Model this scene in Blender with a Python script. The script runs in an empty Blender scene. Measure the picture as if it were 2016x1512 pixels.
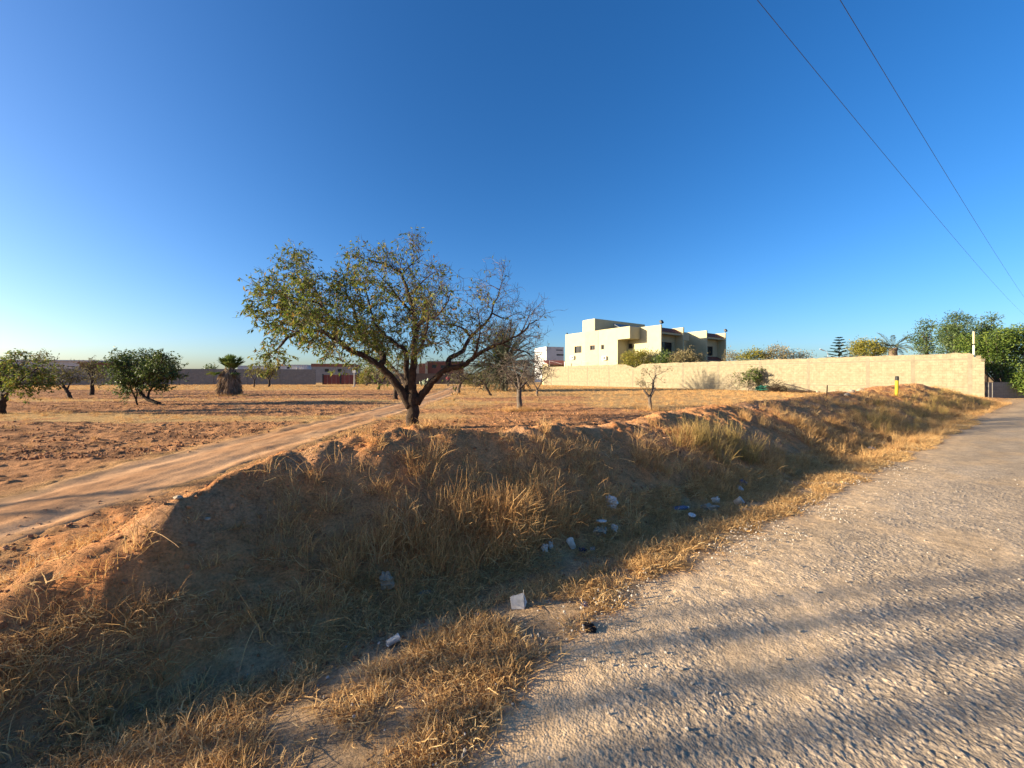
import bpy, math
import numpy as np
from mathutils import Vector, Matrix

scene = bpy.context.scene
C = scene.collection

# ------------------------------------------------------------------ camera
CAM_H = 1.6
FPX, CX, HY = 757.0, 1008.0, 742.0          # focal length, centre column and horizon row in photo pixels
cam = bpy.data.cameras.new('camera')
cam.sensor_width = 36.0
cam.lens = FPX / 2016.0 * 36.0
cam.shift_y = -(756.0 - HY) / 2016.0
cam.clip_start = 0.05
cam.clip_end = 9000.0
camo = bpy.data.objects.new('camera', cam)
camo.location = (0, 0, CAM_H)
camo.rotation_euler = (math.radians(90), 0, 0)
C.objects.link(camo)
scene.camera = camo

# ------------------------------------------------------------------ light
SUN_EL = math.radians(13.0)
SUN_DX, SUN_DY = 0.987, 0.16                # horizontal direction the light travels
world = bpy.data.worlds.new('World')
scene.world = world
world.use_nodes = True
nt = world.node_tree
nt.nodes.clear()
sky = nt.nodes.new('ShaderNodeTexSky')
sky.sky_type = 'NISHITA'
sky.sun_disc = False
sky.sun_elevation = SUN_EL
sky.sun_rotation = math.atan2(-SUN_DX, -SUN_DY)
sky.altitude = 1000.0
sky.air_density = 1.0
sky.dust_density = 3.4
sky.ozone_density = 4.0
bg = nt.nodes.new('ShaderNodeBackground')
bg.inputs['Strength'].default_value = 0.078
wo = nt.nodes.new('ShaderNodeOutputWorld')
hsv = nt.nodes.new('ShaderNodeHueSaturation')           # the camera's vivid colour
hsv.inputs['Hue'].default_value = 0.505
hsv.inputs['Saturation'].default_value = 1.2
nt.links.new(sky.outputs[0], hsv.inputs['Color'])
nt.links.new(hsv.outputs[0], bg.inputs[0])
nt.links.new(bg.outputs[0], wo.inputs[0])

sl = bpy.data.lights.new('sun', 'SUN')
sl.energy = 4.6
sl.angle = math.radians(0.55)
sl.color = (1.0, 0.84, 0.59)
so = bpy.data.objects.new('sun', sl)
d = Vector((SUN_DX * math.cos(SUN_EL), SUN_DY * math.cos(SUN_EL), -math.sin(SUN_EL)))
so.rotation_euler = d.to_track_quat('-Z', 'Y').to_euler()
so.location = (-60, -10, 40)
C.objects.link(so)

scene.view_settings.view_transform = 'Standard'
scene.view_settings.look = 'None'
scene.view_settings.exposure = 1.7
scene.view_settings.gamma = 1.0
scene.view_settings.use_curve_mapping = False
scene.render.engine = 'CYCLES'
scene.cycles.max_bounces = 6
scene.cycles.use_denoising = True

# ------------------------------------------------------------------ frames
TH = math.atan2(0.565, 0.825)               # the road's direction
CT, ST = math.cos(TH), math.sin(TH)
def to_uv(x, y): return CT * x + ST * y, -ST * x + CT * y
def to_xy(u, v): return CT * u - ST * v, ST * u + CT * v
def P(px, py, y):
    """a point at depth y that the photo shows at (px, py)"""
    return np.array([(px - CX) / FPX * y, y, CAM_H + (HY - py) / FPX * y])

# ------------------------------------------------------------------ noise
def perlin(x, y, seed=0):
    x = np.asarray(x, dtype=np.float64); y = np.asarray(y, dtype=np.float64)
    r = np.random.default_rng(seed + 11)
    perm = r.permutation(256); perm = np.concatenate([perm, perm])
    ang = r.random(256) * 2 * np.pi
    gx, gy = np.cos(ang), np.sin(ang)
    x0 = np.floor(x).astype(np.int64); y0 = np.floor(y).astype(np.int64)
    fx, fy = x - x0, y - y0
    sx = fx * fx * fx * (fx * (fx * 6 - 15) + 10); sy = fy * fy * fy * (fy * (fy * 6 - 15) + 10)
    def g(ix, iy, dx, dy):
        h = perm[perm[ix & 255] + (iy & 255)]
        return gx[h] * dx + gy[h] * dy
    a = g(x0, y0, fx, fy); b = g(x0 + 1, y0, fx - 1, fy)
    c = g(x0, y0 + 1, fx, fy - 1); e = g(x0 + 1, y0 + 1, fx - 1, fy - 1)
    return 1.5 * ((a + sx * (b - a)) * (1 - sy) + (c + sx * (e - c)) * sy)
def fbm(x, y, octv=4, seed=0, gain=0.5):
    s = 0; a = 1.0; f = 1.0
    for k in range(octv):
        s = s + a * perlin(np.asarray(x) * f + 17.3 * k, np.asarray(y) * f - 9.1 * k, seed + k)
        a *= gain; f *= 2.03
    return s
def cells(x, y, seed=0):
    """Voronoi: distance to the nearest point and that cell's random value"""
    r = np.random.default_rng(seed + 5)
    N = 512
    jx, jy, rv = r.random((N, N)), r.random((N, N)), r.random((N, N))
    x0 = np.floor(x).astype(np.int64); y0 = np.floor(y).astype(np.int64)
    best = np.full(x.shape, 9.0); val = np.zeros(x.shape)
    for i in (-1, 0, 1):
        for j in (-1, 0, 1):
            a, b = (x0 + i) % N, (y0 + j) % N
            dd = np.hypot(x0 + i + jx[a, b] - x, y0 + j + jy[a, b] - y)
            m = dd < best
            best = np.where(m, dd, best); val = np.where(m, rv[a, b], val)
    return best, val
def sstep(a, b, x):
    t = np.clip((np.asarray(x) - a) / (b - a), 0, 1)
    return t * t * (3 - 2 * t)

# ------------------------------------------------------------------ mesh building
class MB:
    def __init__(s): s.v = []; s.f3 = []; s.f4 = []; s.t = []; s.n = 0
    def add(s, verts, tris=None, quads=None, tint=0.5):
        verts = np.asarray(verts, dtype=np.float32).reshape(-1, 3)
        if tris is not None and len(tris): s.f3.append(np.asarray(tris, dtype=np.int32).reshape(-1, 3) + s.n)
        if quads is not None and len(quads): s.f4.append(np.asarray(quads, dtype=np.int32).reshape(-1, 4) + s.n)
        s.t.append(np.broadcast_to(np.asarray(tint, dtype=np.float32), (len(verts),)).copy())
        s.v.append(verts); s.n += len(verts)
        return s
    def box(s, lo, hi, tint=0.5):
        x0, y0, z0 = lo; x1, y1, z1 = hi
        v = [(x0,y0,z0),(x1,y0,z0),(x1,y1,z0),(x0,y1,z0),(x0,y0,z1),(x1,y0,z1),(x1,y1,z1),(x0,y1,z1)]
        return s.add(v, None, [(0,3,2,1),(4,5,6,7),(0,1,5,4),(1,2,6,5),(2,3,7,6),(3,0,4,7)], tint)
    def obox(s, c, size, M=None, tint=0.5):
        h = np.array(size) / 2.0
        v = np.array([(sx*h[0], sy*h[1], sz*h[2]) for sz in (-1,1) for sx, sy in ((-1,-1),(1,-1),(1,1),(-1,1))])
        if M is not None: v = v @ np.array(M).T
        return s.add(v + np.array(c), None, [(0,3,2,1),(4,5,6,7),(0,1,5,4),(1,2,6,5),(2,3,7,6),(3,0,4,7)], tint)
    def tube(s, pts, rad, sides=6, cap=True, tint=0.5, wob=0.0, rng=None):
        pts = np.asarray(pts, dtype=np.float64); n = len(pts)
        rad = np.broadcast_to(np.asarray(rad, dtype=np.float64), (n,))
        T = np.gradient(pts, axis=0); T /= (np.linalg.norm(T, axis=1, keepdims=True) + 1e-9)
        ref = np.array([0.0, 0, 1]) if abs(T[:, 2]).mean() < 0.8 else np.array([1.0, 0.2, 0])
        A = np.cross(T, ref); A /= (np.linalg.norm(A, axis=1, keepdims=True) + 1e-9)
        B = np.cross(T, A)
        a = np.arange(sides) / sides * 2 * np.pi
        rr = rad[:, None] * np.ones((1, sides))
        if wob and rng is not None: rr = rr * (1 + wob * rng.standard_normal((n, sides)))
        ring = pts[:, None, :] + rr[:, :, None] * (np.cos(a)[None, :, None] * A[:, None, :] + np.sin(a)[None, :, None] * B[:, None, :])
        i = np.arange(n - 1)[:, None] * sides; k = np.arange(sides)[None, :]; k2 = (k + 1) % sides
        q = np.stack([i + k, i + k2, i + sides + k2, i + sides + k], -1).reshape(-1, 4)
        v = ring.reshape(-1, 3); tr = []
        if cap:
            v = np.concatenate([v, pts[:1], pts[-1:]])
            c0, c1 = n * sides, n * sides + 1
            for kk in range(sides):
                tr.append((c0, (kk + 1) % sides, kk)); tr.append((c1, (n-1)*sides + kk, (n-1)*sides + (kk+1) % sides))
        return s.add(v, tr, q, tint)
    def build(s, name, mat, parent=None, smooth=False, mesh_only=False):
        me = bpy.data.meshes.new(name)
        V = np.concatenate(s.v) if s.v else np.zeros((0, 3), np.float32)
        f3 = np.concatenate(s.f3) if s.f3 else np.zeros((0, 3), np.int32)
        f4 = np.concatenate(s.f4) if s.f4 else np.zeros((0, 4), np.int32)
        me.vertices.add(len(V)); me.vertices.foreach_set('co', V.ravel())
        nl = f3.size + f4.size
        me.loops.add(nl)
        me.loops.foreach_set('vertex_index', np.concatenate([f3.ravel(), f4.ravel()]).astype(np.int32))
        me.polygons.add(len(f3) + len(f4))
        st = np.concatenate([np.arange(len(f3)) * 3, f3.size + np.arange(len(f4)) * 4]).astype(np.int32)
        me.polygons.foreach_set('loop_start', st)
        me.polygons.foreach_set('use_smooth', np.full(len(st), bool(smooth)))
        at = me.attributes.new('tint', 'FLOAT', 'POINT')
        at.data.foreach_set('value', np.concatenate(s.t) if s.t else np.zeros(0, np.float32))
        me.update(calc_edges=True)
        if mat is not None: me.materials.append(mat)
        if mesh_only: return me
        o = bpy.data.objects.new(name, me); C.objects.link(o)
        if parent is not None: o.parent = parent
        return o
def empty(name, loc=(0, 0, 0), rz=0.0):
    o = bpy.data.objects.new(name, None); C.objects.link(o)
    o.empty_display_size = 0.2
    o.location = tuple(float(q) for q in loc); o.rotation_euler = (0, 0, rz)
    return o
def tag(o, label=None, cat=None, group=None, kind=None):
    if label: o['label'] = label
    if cat: o['category'] = cat
    if group: o['group'] = group
    if kind: o['kind'] = kind
    return o
def copy_tree(o, parent=None):
    c = o.copy(); C.objects.link(c); c.parent = parent
    for ch in list(o.children): copy_tree(ch, c)
    return c

# ------------------------------------------------------------------ materials
def new_mat(name):
    m = bpy.data.materials.new(name); m.use_nodes = True
    n = m.node_tree; b = n.nodes['Principled BSDF']
    b.inputs['Specular IOR Level'].default_value = 0.25
    return m, n, b
def ramp(n, stops):
    r = n.nodes.new('ShaderNodeValToRGB')
    e = r.color_ramp.elements
    while len(e) < len(stops): e.new(0.5)
    for k, (p, c) in enumerate(stops):
        e[k].position = p; e[k].color = (c[0], c[1], c[2], 1)
    return r
def noise_node(n, scale, detail=4, rough=0.55, coord='Object'):
    tc = n.nodes.new('ShaderNodeTexCoord')
    t = n.nodes.new('ShaderNodeTexNoise'); t.inputs['Scale'].default_value = scale
    t.inputs['Detail'].default_value = detail; t.inputs['Roughness'].default_value = rough
    n.links.new(tc.outputs[coord], t.inputs['Vector'])
    return t
def bump(n, b, src, strength, dist):
    bp = n.nodes.new('ShaderNodeBump'); bp.inputs['Strength'].default_value = strength
    bp.inputs['Distance'].default_value = dist
    n.links.new(src, bp.inputs['Height'])
    n.links.new(bp.outputs[0], b.inputs['Normal'])
    return bp
def pmat(name, c1, c2, scale=3.0, rough=0.85, bstr=0.0, bdist=0.01, bscale=None, spec=0.25, lo=0.3, hi=0.7, metal=0.0):
    m, n, b = new_mat(name)
    t = noise_node(n, scale)
    r = ramp(n, [(lo, c1), (hi, c2)])
    n.links.new(t.outputs['Fac'], r.inputs['Fac']); n.links.new(r.outputs['Color'], b.inputs['Base Color'])
    b.inputs['Roughness'].default_value = rough; b.inputs['Specular IOR Level'].default_value = spec
    b.inputs['Metallic'].default_value = metal
    if bstr:
        t2 = noise_node(n, bscale or scale * 4, 6, 0.6)
        bump(n, b, t2.outputs['Fac'], bstr, bdist)
    return m
def leaf_mat(name, stops, trans=0.3, rough=0.55, instanced=False):
    m, n, b = new_mat(name)
    if instanced:
        a = n.nodes.new('ShaderNodeObjectInfo'); src = a.outputs['Random']
        t = n.nodes.new('ShaderNodeAttribute'); t.attribute_name = 'tint'
        mx = n.nodes.new('ShaderNodeMath'); mx.operation = 'MULTIPLY_ADD'
        n.links.new(src, mx.inputs[0]); mx.inputs[1].default_value = 0.5
        hf = n.nodes.new('ShaderNodeMath'); hf.operation = 'MULTIPLY'; hf.inputs[1].default_value = 0.5
        n.links.new(t.outputs['Fac'], hf.inputs[0]); n.links.new(hf.outputs[0], mx.inputs[2])
        src = mx.outputs[0]
    else:
        a = n.nodes.new('ShaderNodeAttribute'); a.attribute_name = 'tint'; src = a.outputs['Fac']
    r = ramp(n, stops)
    n.links.new(src, r.inputs['Fac']); n.links.new(r.outputs['Color'], b.inputs['Base Color'])
    b.inputs['Roughness'].default_value = rough
    tr = n.nodes.new('ShaderNodeBsdfTranslucent')
    n.links.new(r.outputs['Color'], tr.inputs['Color'])
    mix = n.nodes.new('ShaderNodeMixShader'); mix.inputs[0].default_value = trans
    out = n.nodes['Material Output']
    n.links.new(b.outputs[0], mix.inputs[1]); n.links.new(tr.outputs[0], mix.inputs[2]); n.links.new(mix.outputs[0], out.inputs['Surface'])
    return m

M = {}
M['bark'] = pmat('almond_bark', (0.022, 0.015, 0.011), (0.07, 0.045, 0.03), 9, 0.95, 0.9, 0.03, 22)
M['twig'] = pmat('grey_twig', (0.07, 0.055, 0.045), (0.16, 0.125, 0.10), 14, 0.9)
M['pale_twig'] = pmat('pale_dead_twig', (0.20, 0.16, 0.12), (0.38, 0.31, 0.23), 10, 0.9)
M['almond_leaf'] = leaf_mat('almond_leaf', [(0.0, (0.06, 0.09, 0.016)), (0.5, (0.125, 0.165, 0.026)), (0.8, (0.21, 0.22, 0.036)), (0.94, (0.30, 0.21, 0.045)), (1.0, (0.26, 0.11, 0.035))], 0.42)
M['green_leaf'] = leaf_mat('glossy_green_leaf', [(0.0, (0.035, 0.06, 0.012)), (0.6, (0.09, 0.135, 0.026)), (1.0, (0.18, 0.22, 0.045))], 0.25, 0.45)
M['olive_leaf'] = leaf_mat('dull_olive_leaf', [(0.0, (0.07, 0.07, 0.02)), (0.6, (0.14, 0.135, 0.04)), (1.0, (0.22, 0.165, 0.06))], 0.3)
M['yellow_leaf'] = leaf_mat('yellow_green_leaf', [(0.0, (0.11, 0.125, 0.018)), (0.5, (0.22, 0.205, 0.03)), (1.0, (0.36, 0.29, 0.065))], 0.3)
M['dusty_leaf'] = leaf_mat('dusty_flowering_leaf', [(0.0, (0.12, 0.11, 0.05)), (0.5, (0.24, 0.195, 0.085)), (1.0, (0.36, 0.27, 0.145))], 0.25)
M['hedge_leaf'] = leaf_mat('hedge_leaf', [(0.0, (0.035, 0.065, 0.012)), (0.55, (0.085, 0.135, 0.022)), (1.0, (0.18, 0.22, 0.04))], 0.25, 0.5)
M['euc_leaf'] = leaf_mat('eucalyptus_leaf', [(0.0, (0.035, 0.06, 0.025)), (0.6, (0.075, 0.12, 0.04)), (1.0, (0.15, 0.18, 0.065))], 0.25, 0.5)
M['pine_leaf'] = leaf_mat('pine_needle', [(0.0, (0.014, 0.030, 0.018)), (1.0, (0.04, 0.065, 0.035))], 0.1, 0.5)
M['date_leaf'] = leaf_mat('date_palm_leaflet', [(0.0, (0.05, 0.06, 0.035)), (0.55, (0.10, 0.11, 0.06)), (0.8, (0.15, 0.13, 0.08)), (1.0, (0.24, 0.15, 0.08))], 0.2)
M['fan_leaf'] = leaf_mat('fan_palm_blade', [(0.0, (0.05, 0.085, 0.018)), (0.6, (0.09, 0.15, 0.03)), (1.0, (0.18, 0.21, 0.05))], 0.25, 0.5)
M['dead_fan'] = leaf_mat('dead_fan_leaf', [(0.0, (0.15, 0.10, 0.06)), (0.5, (0.28, 0.19, 0.115)), (1.0, (0.44, 0.31, 0.20))], 0.15, 0.8)
M['straw'] = leaf_mat('dry_straw', [(0.0, (0.24, 0.11, 0.045)), (0.25, (0.44, 0.235, 0.09)), (0.6, (0.62, 0.365, 0.14)), (0.85, (0.70, 0.46, 0.20)), (1.0, (0.70, 0.56, 0.32))], 0.3, 0.7, True)
M['straw_low'] = leaf_mat('matted_straw', [(0.0, (0.26, 0.13, 0.055)), (0.3, (0.50, 0.29, 0.115)), (0.7, (0.67, 0.435, 0.185)), (1.0, (0.70, 0.56, 0.32))], 0.3, 0.7, True)
M['greenish'] = leaf_mat('half_dry_grass', [(0.0, (0.18, 0.12, 0.035)), (0.5, (0.36, 0.25, 0.08)), (1.0, (0.52, 0.36, 0.13))], 0.3, 0.7, True)

# ================================================================== the ground
CR_U = np.array([-4.0, -2.6, -1.7, -1.09, -0.39, 0.26, 1.5, 2.5, 4.6, 8.5, 11.6, 16, 21.7, 28.5, 33, 38, 43])
CR_V = np.array([ 3.3,  3.3,  3.2,  3.20,  3.36, 4.0, 4.2, 3.85, 4.1, 4.5, 4.8, 4.9, 5.1, 4.8, 4.6, 4.6, 4.6])
CR_H = np.array([ 0.0, 0.0,  0.20,  0.43,  0.75, 0.93, 1.0, 0.93, 0.86, 0.90, 0.90, 0.94, 1.05, 1.22, 1.0, 0.55, 0.15])
def track_x(y):
    y = np.asarray(y); return -5.45 - 0.0012 * np.maximum(y - 10, 0) ** 2
def track_mask(x, y):
    w = 1.05 + 0.25 * perlin(x * 0 + 3.1, y * 0.35, 61) + 0.2 * perlin(x * 1.3, y * 1.3, 62)
    return (1 - sstep(w - 0.45, w + 0.55, np.abs(x - track_x(y)) + 0.18 * fbm(x * 2.1, y * 0.9, 3, 63))) * (1 - sstep(66, 70, y))
def road_edge(u): return np.interp(u, [-4, 0, 0.6, 1.2, 2.5, 60], [1.25, 1.35, 1.50, 1.78, 2.02, 2.02])
def base_height(x, y):
    u, v = to_uv(x, y)
    vd = v + 0.16 * fbm(u * 0.45, v * 0.45, 3, 3) * sstep(2.6, 3.4, v)
    ud = u
    vc = np.interp(ud, CR_U, CR_V); hc = np.interp(ud, CR_U, CR_H)
    hc = hc * (1 + 0.06 * perlin(ud * 0.9, v * 0.1, 8))
    hf = 0.12 + 0.08 * fbm(x / 22.0, y / 22.0, 2, 21)
    vf = 2.62 + 0.16 * perlin(u * 0.5, u * 0, 4)
    t = np.clip((vd - vf) / (vc - vf), 0, 1)
    front = hc * (0.45 * t + 0.55 * t * t * (3 - 2 * t))
    bw = 1.7 + 0.05 * np.clip(u, 0, 30)
    t2 = 1 - sstep(0, 1, (vd - vc) / bw)
    back = hf + np.maximum(hc - hf, 0) * t2
    h = np.where(vd < vc, front, back)
    nob = sstep(2.2, 5.0, v) * hf
    h = np.maximum(h, nob * (1 - np.clip(hc / 0.3, 0, 1)))
    h = h - 0.05 * np.exp(-((v - 2.5) / 0.28) ** 2) * np.clip(hc * 2, 0, 1)
    re_ = road_edge(u)
    h = np.where(v < 2.3, h - 0.060 * (1 - sstep(re_ - 0.55, re_ - 0.05, v)) - 0.012 * (1 - sstep(re_ - 0.1, re_ + 0.3, v)), h)
    return h
def plough_mask(x, y):
    """1 where the soil is broken up, 0 where dry grass lies"""
    u, v = to_uv(x, y)
    n = fbm(x * 0.045 + 0.06 * y, y * 0.16, 3, 31)
    yy = y + 0.07 * x + 1.1 * fbm(x * 0.12, y * 0.3, 3, 35)             # strips left unploughed run across the field
    left = np.interp(yy, [0, 11.2, 12.0, 14.0, 15.0, 21.5, 22.5, 24.5, 25.5, 36, 42, 50], [1, 1, 0.15, 0.2, 1, 1, 0.25, 0.25, 1, 0.9, 0.35, 0.15])
    left = sstep(0.25, 0.75, left + 0.25 * n)
    right = sstep(-0.1, 0.25, fbm(x * 0.10, y * 0.13, 3, 33) + 0.80 - 0.055 * np.maximum(y - 9, 0) - 0.07 * np.maximum(x - 2, 0))
    m = np.where(x < track_x(y), left, right)
    m = m * sstep(5.2, 7.0, v) * (1 - track_mask(x, y)) * (1 - sstep(55, 66, y))
    return m
def height(x, y, fine=True):
    h = base_height(x, y)
    if not fine: return h
    u, v = to_uv(x, y)
    pm = plough_mask(x, y)
    hc = np.interp(u, CR_U, CR_H)
    bank = sstep(2.4, 3.0, v) * (1 - sstep(5.5, 7.0, v)) * np.clip(hc + 0.3, 0, 1)
    rough = 0.03 * fbm(u * 2.2, v * 2.2, 4, 41, 0.6) + 0.028 * np.abs(fbm(u * 7, v * 7, 3, 45, 0.65)) - 0.028 * np.exp(-(fbm(u * 1.5 + 0.25 * v, v * 0.35, 2, 47) / 0.16) ** 2) * sstep(2.7, 3.1, v)
    h = h + bank * rough
    cd = fbm(x * 2.6, y * 3.8, 4, 51, 0.66)
    fur = np.sin(2 * np.pi * (y + 0.12 * x + 0.35 * fbm(x * 0.25, y * 0.6, 2, 52)) / 0.62)          # plough ridges
    h = h + pm * (0.022 * cd + 0.020 * np.abs(cd) + 0.022 * fur * np.clip(0.5 + fbm(x * 0.4, y * 0.9, 2, 53), 0, 1))
    h = h + (1 - pm) * sstep(2.0, 2.6, v) * 0.010 * fbm(x * 3, y * 3, 3, 55)
    rut = np.exp(-((np.abs(x - track_x(y)) - 0.62) / 0.2) ** 2)
    h = h - 0.022 * rut * track_mask(x, y) + 0.012 * fbm(x * 4, y * 1.2, 3, 64) * track_mask(x, y)
    h = h + 0.004 * fbm(u * 14, v * 14, 2, 57) * sstep(1.9, 2.2, v)
    return h
def hz(x, y): return float(height(np.array([float(x)]), np.array([float(y)]))[0])

def axis(segs):
    out = []
    for a, b, s0, s1 in segs:
        L = b - a
        n = max(2, int(round(L / ((s0 + s1) / 2)))) if abs(s1 - s0) < 1e-6 else max(2, int(round(L * math.log(s1 / s0) / (s1 - s0))))
        if abs(s1 - s0) < 1e-6: t = np.linspace(0, 1, n + 1)
        else:
            k = (s1 / s0) ** np.linspace(0, 1, n + 1); t = (k - 1) / (k[-1] - 1)
        q = a + L * t
        out.append(q if not out else q[1:])
    return np.concatenate(out)
def grid_quads(nu, nv):
    i = np.arange(nu - 1)[:, None] * nv; j = np.arange(nv - 1)[None, :]
    return np.stack([i + j, i + nv + j, i + nv + j + 1, i + j + 1], -1).reshape(-1, 4)

def mixc(a, b, t): return a + (b - a) * t[..., None]
def ground_colour(x, y):
    u, v = to_uv(x, y)
    n1 = fbm(x * 0.9, y * 0.9, 4, 71); n2 = fbm(x * 0.25, y * 0.5, 3, 75); n3 = fbm(u * 3.1, v * 3.1, 3, 77)
    soil = np.array([0.43, 0.215, 0.10]); dark = np.array([0.235, 0.118, 0.058]); straw = np.array([0.51, 0.325, 0.135])
    bank = np.array([0.52, 0.255, 0.112]); red = np.array([0.60, 0.255, 0.098]); sand = np.array([0.54, 0.36, 0.205])
    c = mixc(soil + np.zeros(x.shape + (3,)), dark, sstep(-0.1, 0.55, n1 + 0.5 * n2))
    pm = plough_mask(x, y)
    c = mixc(c, straw + np.zeros_like(c), (1 - pm) * sstep(-0.55, 0.2, n1 + 0.4) * 0.85)
    isb = sstep(2.4, 2.9, v) * (1 - sstep(5.5, 7.2, v)) * np.clip(np.interp(u, CR_U, CR_H) * 3, 0, 1)
    b = mixc(bank + np.zeros_like(c), red, sstep(-0.1, 0.4, n3 + 0.35 * n1 + 0.12 * (np.interp(u, CR_U, CR_H) > 1.05)))
    b = mixc(b, np.array([0.47, 0.29, 0.165]) + np.zeros_like(c), sstep(0.15, 0.6, n1) * 0.6)
    c = mixc(c, b, isb)
    sh = 1 - sstep(2.3, 2.9, v + 0.2 * n3)
    c = mixc(c, sand * (0.9 + 0.1 * n3)[..., None], sh)
    red2 = np.array([0.52, 0.24, 0.105]) + np.zeros_like(c)                # bare red earth of the mound by the wall corner
    c = mixc(c, red2, sstep(14, 20, u) * sstep(4.4, 5.2, v) * (1 - sstep(8.5, 11, v)) * (1 - sstep(40, 44, u)))
    return np.clip(c, 0.02, 0.9)
def add_colour(me, col):
    a = me.attributes.new('soil', 'FLOAT_COLOR', 'POINT')
    rgba = np.ones((len(col), 4), np.float32); rgba[:, :3] = col
    a.data.foreach_set('color', rgba.ravel())
def soil_mat(name, bscale, bstr, bdist, amp=0.35):
    m, n, b = new_mat(name)
    a = n.nodes.new('ShaderNodeAttribute'); a.attribute_name = 'soil'
    t = noise_node(n, 7.0, 6, 0.65)
    t3 = noise_node(n, 55.0, 3, 0.6)
    ad = n.nodes.new('ShaderNodeMath'); ad.operation = 'ADD'
    n.links.new(t.outputs['Fac'], ad.inputs[0]); n.links.new(t3.outputs['Fac'], ad.inputs[1])
    r = ramp(n, [(0.34, (1 - amp,) * 3), (0.50, (1.0,) * 3), (0.66, (1 + amp * 0.8,) * 3)])
    hf = n.nodes.new('ShaderNodeMath'); hf.operation = 'MULTIPLY'; hf.inputs[1].default_value = 0.5
    n.links.new(ad.outputs[0], hf.inputs[0]); n.links.new(hf.outputs[0], r.inputs['Fac'])
    mx = n.nodes.new('ShaderNodeMix'); mx.data_type = 'RGBA'; mx.blend_type = 'MULTIPLY'; mx.inputs[0].default_value = 1.0
    n.links.new(a.outputs['Color'], mx.inputs[6]); n.links.new(r.outputs['Color'], mx.inputs[7])
    n.links.new(mx.outputs[2], b.inputs['Base Color'])
    b.inputs['Roughness'].default_value = 1.0; b.inputs['Specular IOR Level'].default_value = 0.05
    t2 = noise_node(n, bscale, 8, 0.7)
    bump(n, b, t2.outputs['Fac'], bstr, bdist)
    return m

def sheet(name, us, vs, zfun, cfun, mat, kind='structure'):
    U, V = np.meshgrid(us, vs, indexing='ij')
    X, Y = to_xy(U, V)
    Z = zfun(X, Y)
    mb = MB(); mb.add(np.stack([X, Y, Z], -1).reshape(-1, 3), None, grid_quads(len(us), len(vs)))
    o = mb.build(name, mat, None, True)
    add_colour(o.data, cfun(X, Y).reshape(-1, 3))
    tag(o, kind=kind)
    return o

def far_flat(x, y, z):
    r = np.hypot(x, y)
    return z * (1 - sstep(110, 200, r)) + 0.1 * sstep(110, 200, r)
gu = axis([(-3500, -90, 700, 4.0), (-90, -22, 4.0, 0.22), (-22, -2, 0.22, 0.04), (-2, 8, 0.04, 0.04), (8, 45, 0.04, 0.35), (45, 100, 0.35, 5.0), (100, 3500, 5, 700)])
gv = axis([(-3500, -12, 900, 3.0), (-12, 1.5, 3.0, 0.06), (1.5, 5.0, 0.030, 0.030), (5.0, 14, 0.05, 0.12), (14, 40, 0.12, 0.30), (40, 100, 0.30, 4.0), (100, 3500, 4, 700)])
ground = sheet('ground', gu, gv, lambda x, y: far_flat(x, y, height(x, y)), ground_colour, soil_mat('dry_soil', 30, 1.0, 0.05, 0.5))
tag(ground, 'dry reddish earth of the field, bank and roadside', 'ground')

# the dirt track: a sheet worn into the field
ty = axis([(-4, 3, 0.3, 0.08), (3, 16, 0.08, 0.12), (16, 69, 0.12, 0.6)]); tw = np.linspace(-2.5, 2.5, 81)
TY, TW = np.meshgrid(ty, tw, indexing='ij'); TX = track_x(TY) + TW
tm = track_mask(TX, TY)
TZ = height(TX, TY) + 0.010 - 0.055 * (1 - sstep(0.15, 0.75, tm))
mb = MB(); mb.add(np.stack([TX, TY, TZ], -1).reshape(-1, 3), None, grid_quads(len(ty), len(tw))[:, ::-1])
trk = mb.build('dirt_track', soil_mat('track_dust', 30, 0.45, 0.015, 0.22), None, True)
rut = np.exp(-((np.abs(TW) - 0.62) / 0.28) ** 2)
tc = mixc(np.array([0.47, 0.245, 0.115]) + np.zeros(TX.shape + (3,)), np.array([0.56, 0.335, 0.18]), np.clip(rut * 0.8 + 0.7 * fbm(TX * 1.4, TY * 0.35, 4, 91), 0, 1))
tc = mixc(tc, ground_colour(TX, TY), (1 - sstep(0.35, 1.0, tm)) * 0.9)
add_colour(trk.data, tc.reshape(-1, 3)); tag(trk, 'pale dusty track leading across the field past the tree', 'track', kind='structure')

# the road: stones bedded in tar, dusted with sand
ru = axis([(-60, -1, 4, 0.06), (-1, 0.4, 0.06, 0.0085), (0.4, 4.2, 0.0085, 0.0085), (4.2, 12, 0.0085, 0.05), (12, 70, 0.05, 0.9), (70, 400, 1, 30)])
rv = axis([(-6.4, -0.25, 0.6, 0.02), (-0.25, 2.45, 0.0098, 0.0098)])
RU, RV = np.meshgrid(ru, rv, indexing='ij')
edge = road_edge(RU) + 0.16 * fbm(RU * 0.7, RU * 0, 3, 101) + 0.07 * fbm(RU * 5, RV * 5, 2, 103)
wu = RU + 0.006 * perlin(RU * 60, RV * 60, 109); wv = RV + 0.006 * perlin(RU * 60 + 9, RV * 60, 110)
f1, r1 = cells(wu / 0.0205, wv / 0.0205, 1); f2, r2 = cells(wu / 0.014, wv / 0.014, 2)
worn = sstep(-0.35, 0.35, fbm(RU * 0.8, RV * 1.6, 3, 105) + 0.3)         # 0 where sand fills the gaps
worn = worn * (1 - 0.9 * sstep(-1.05, -0.30, RV - edge + 0.18 * fbm(RU * 1.1, RV * 2.0, 3, 111)))
stone = np.maximum(np.clip((0.58 - f1) / 0.30, 0, 1) * r1 ** 1.2 * 0.0075, np.clip((0.56 - f2) / 0.3, 0, 1) * r2 * 0.0035)
near = 1 - sstep(8, 13, RU)
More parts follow.
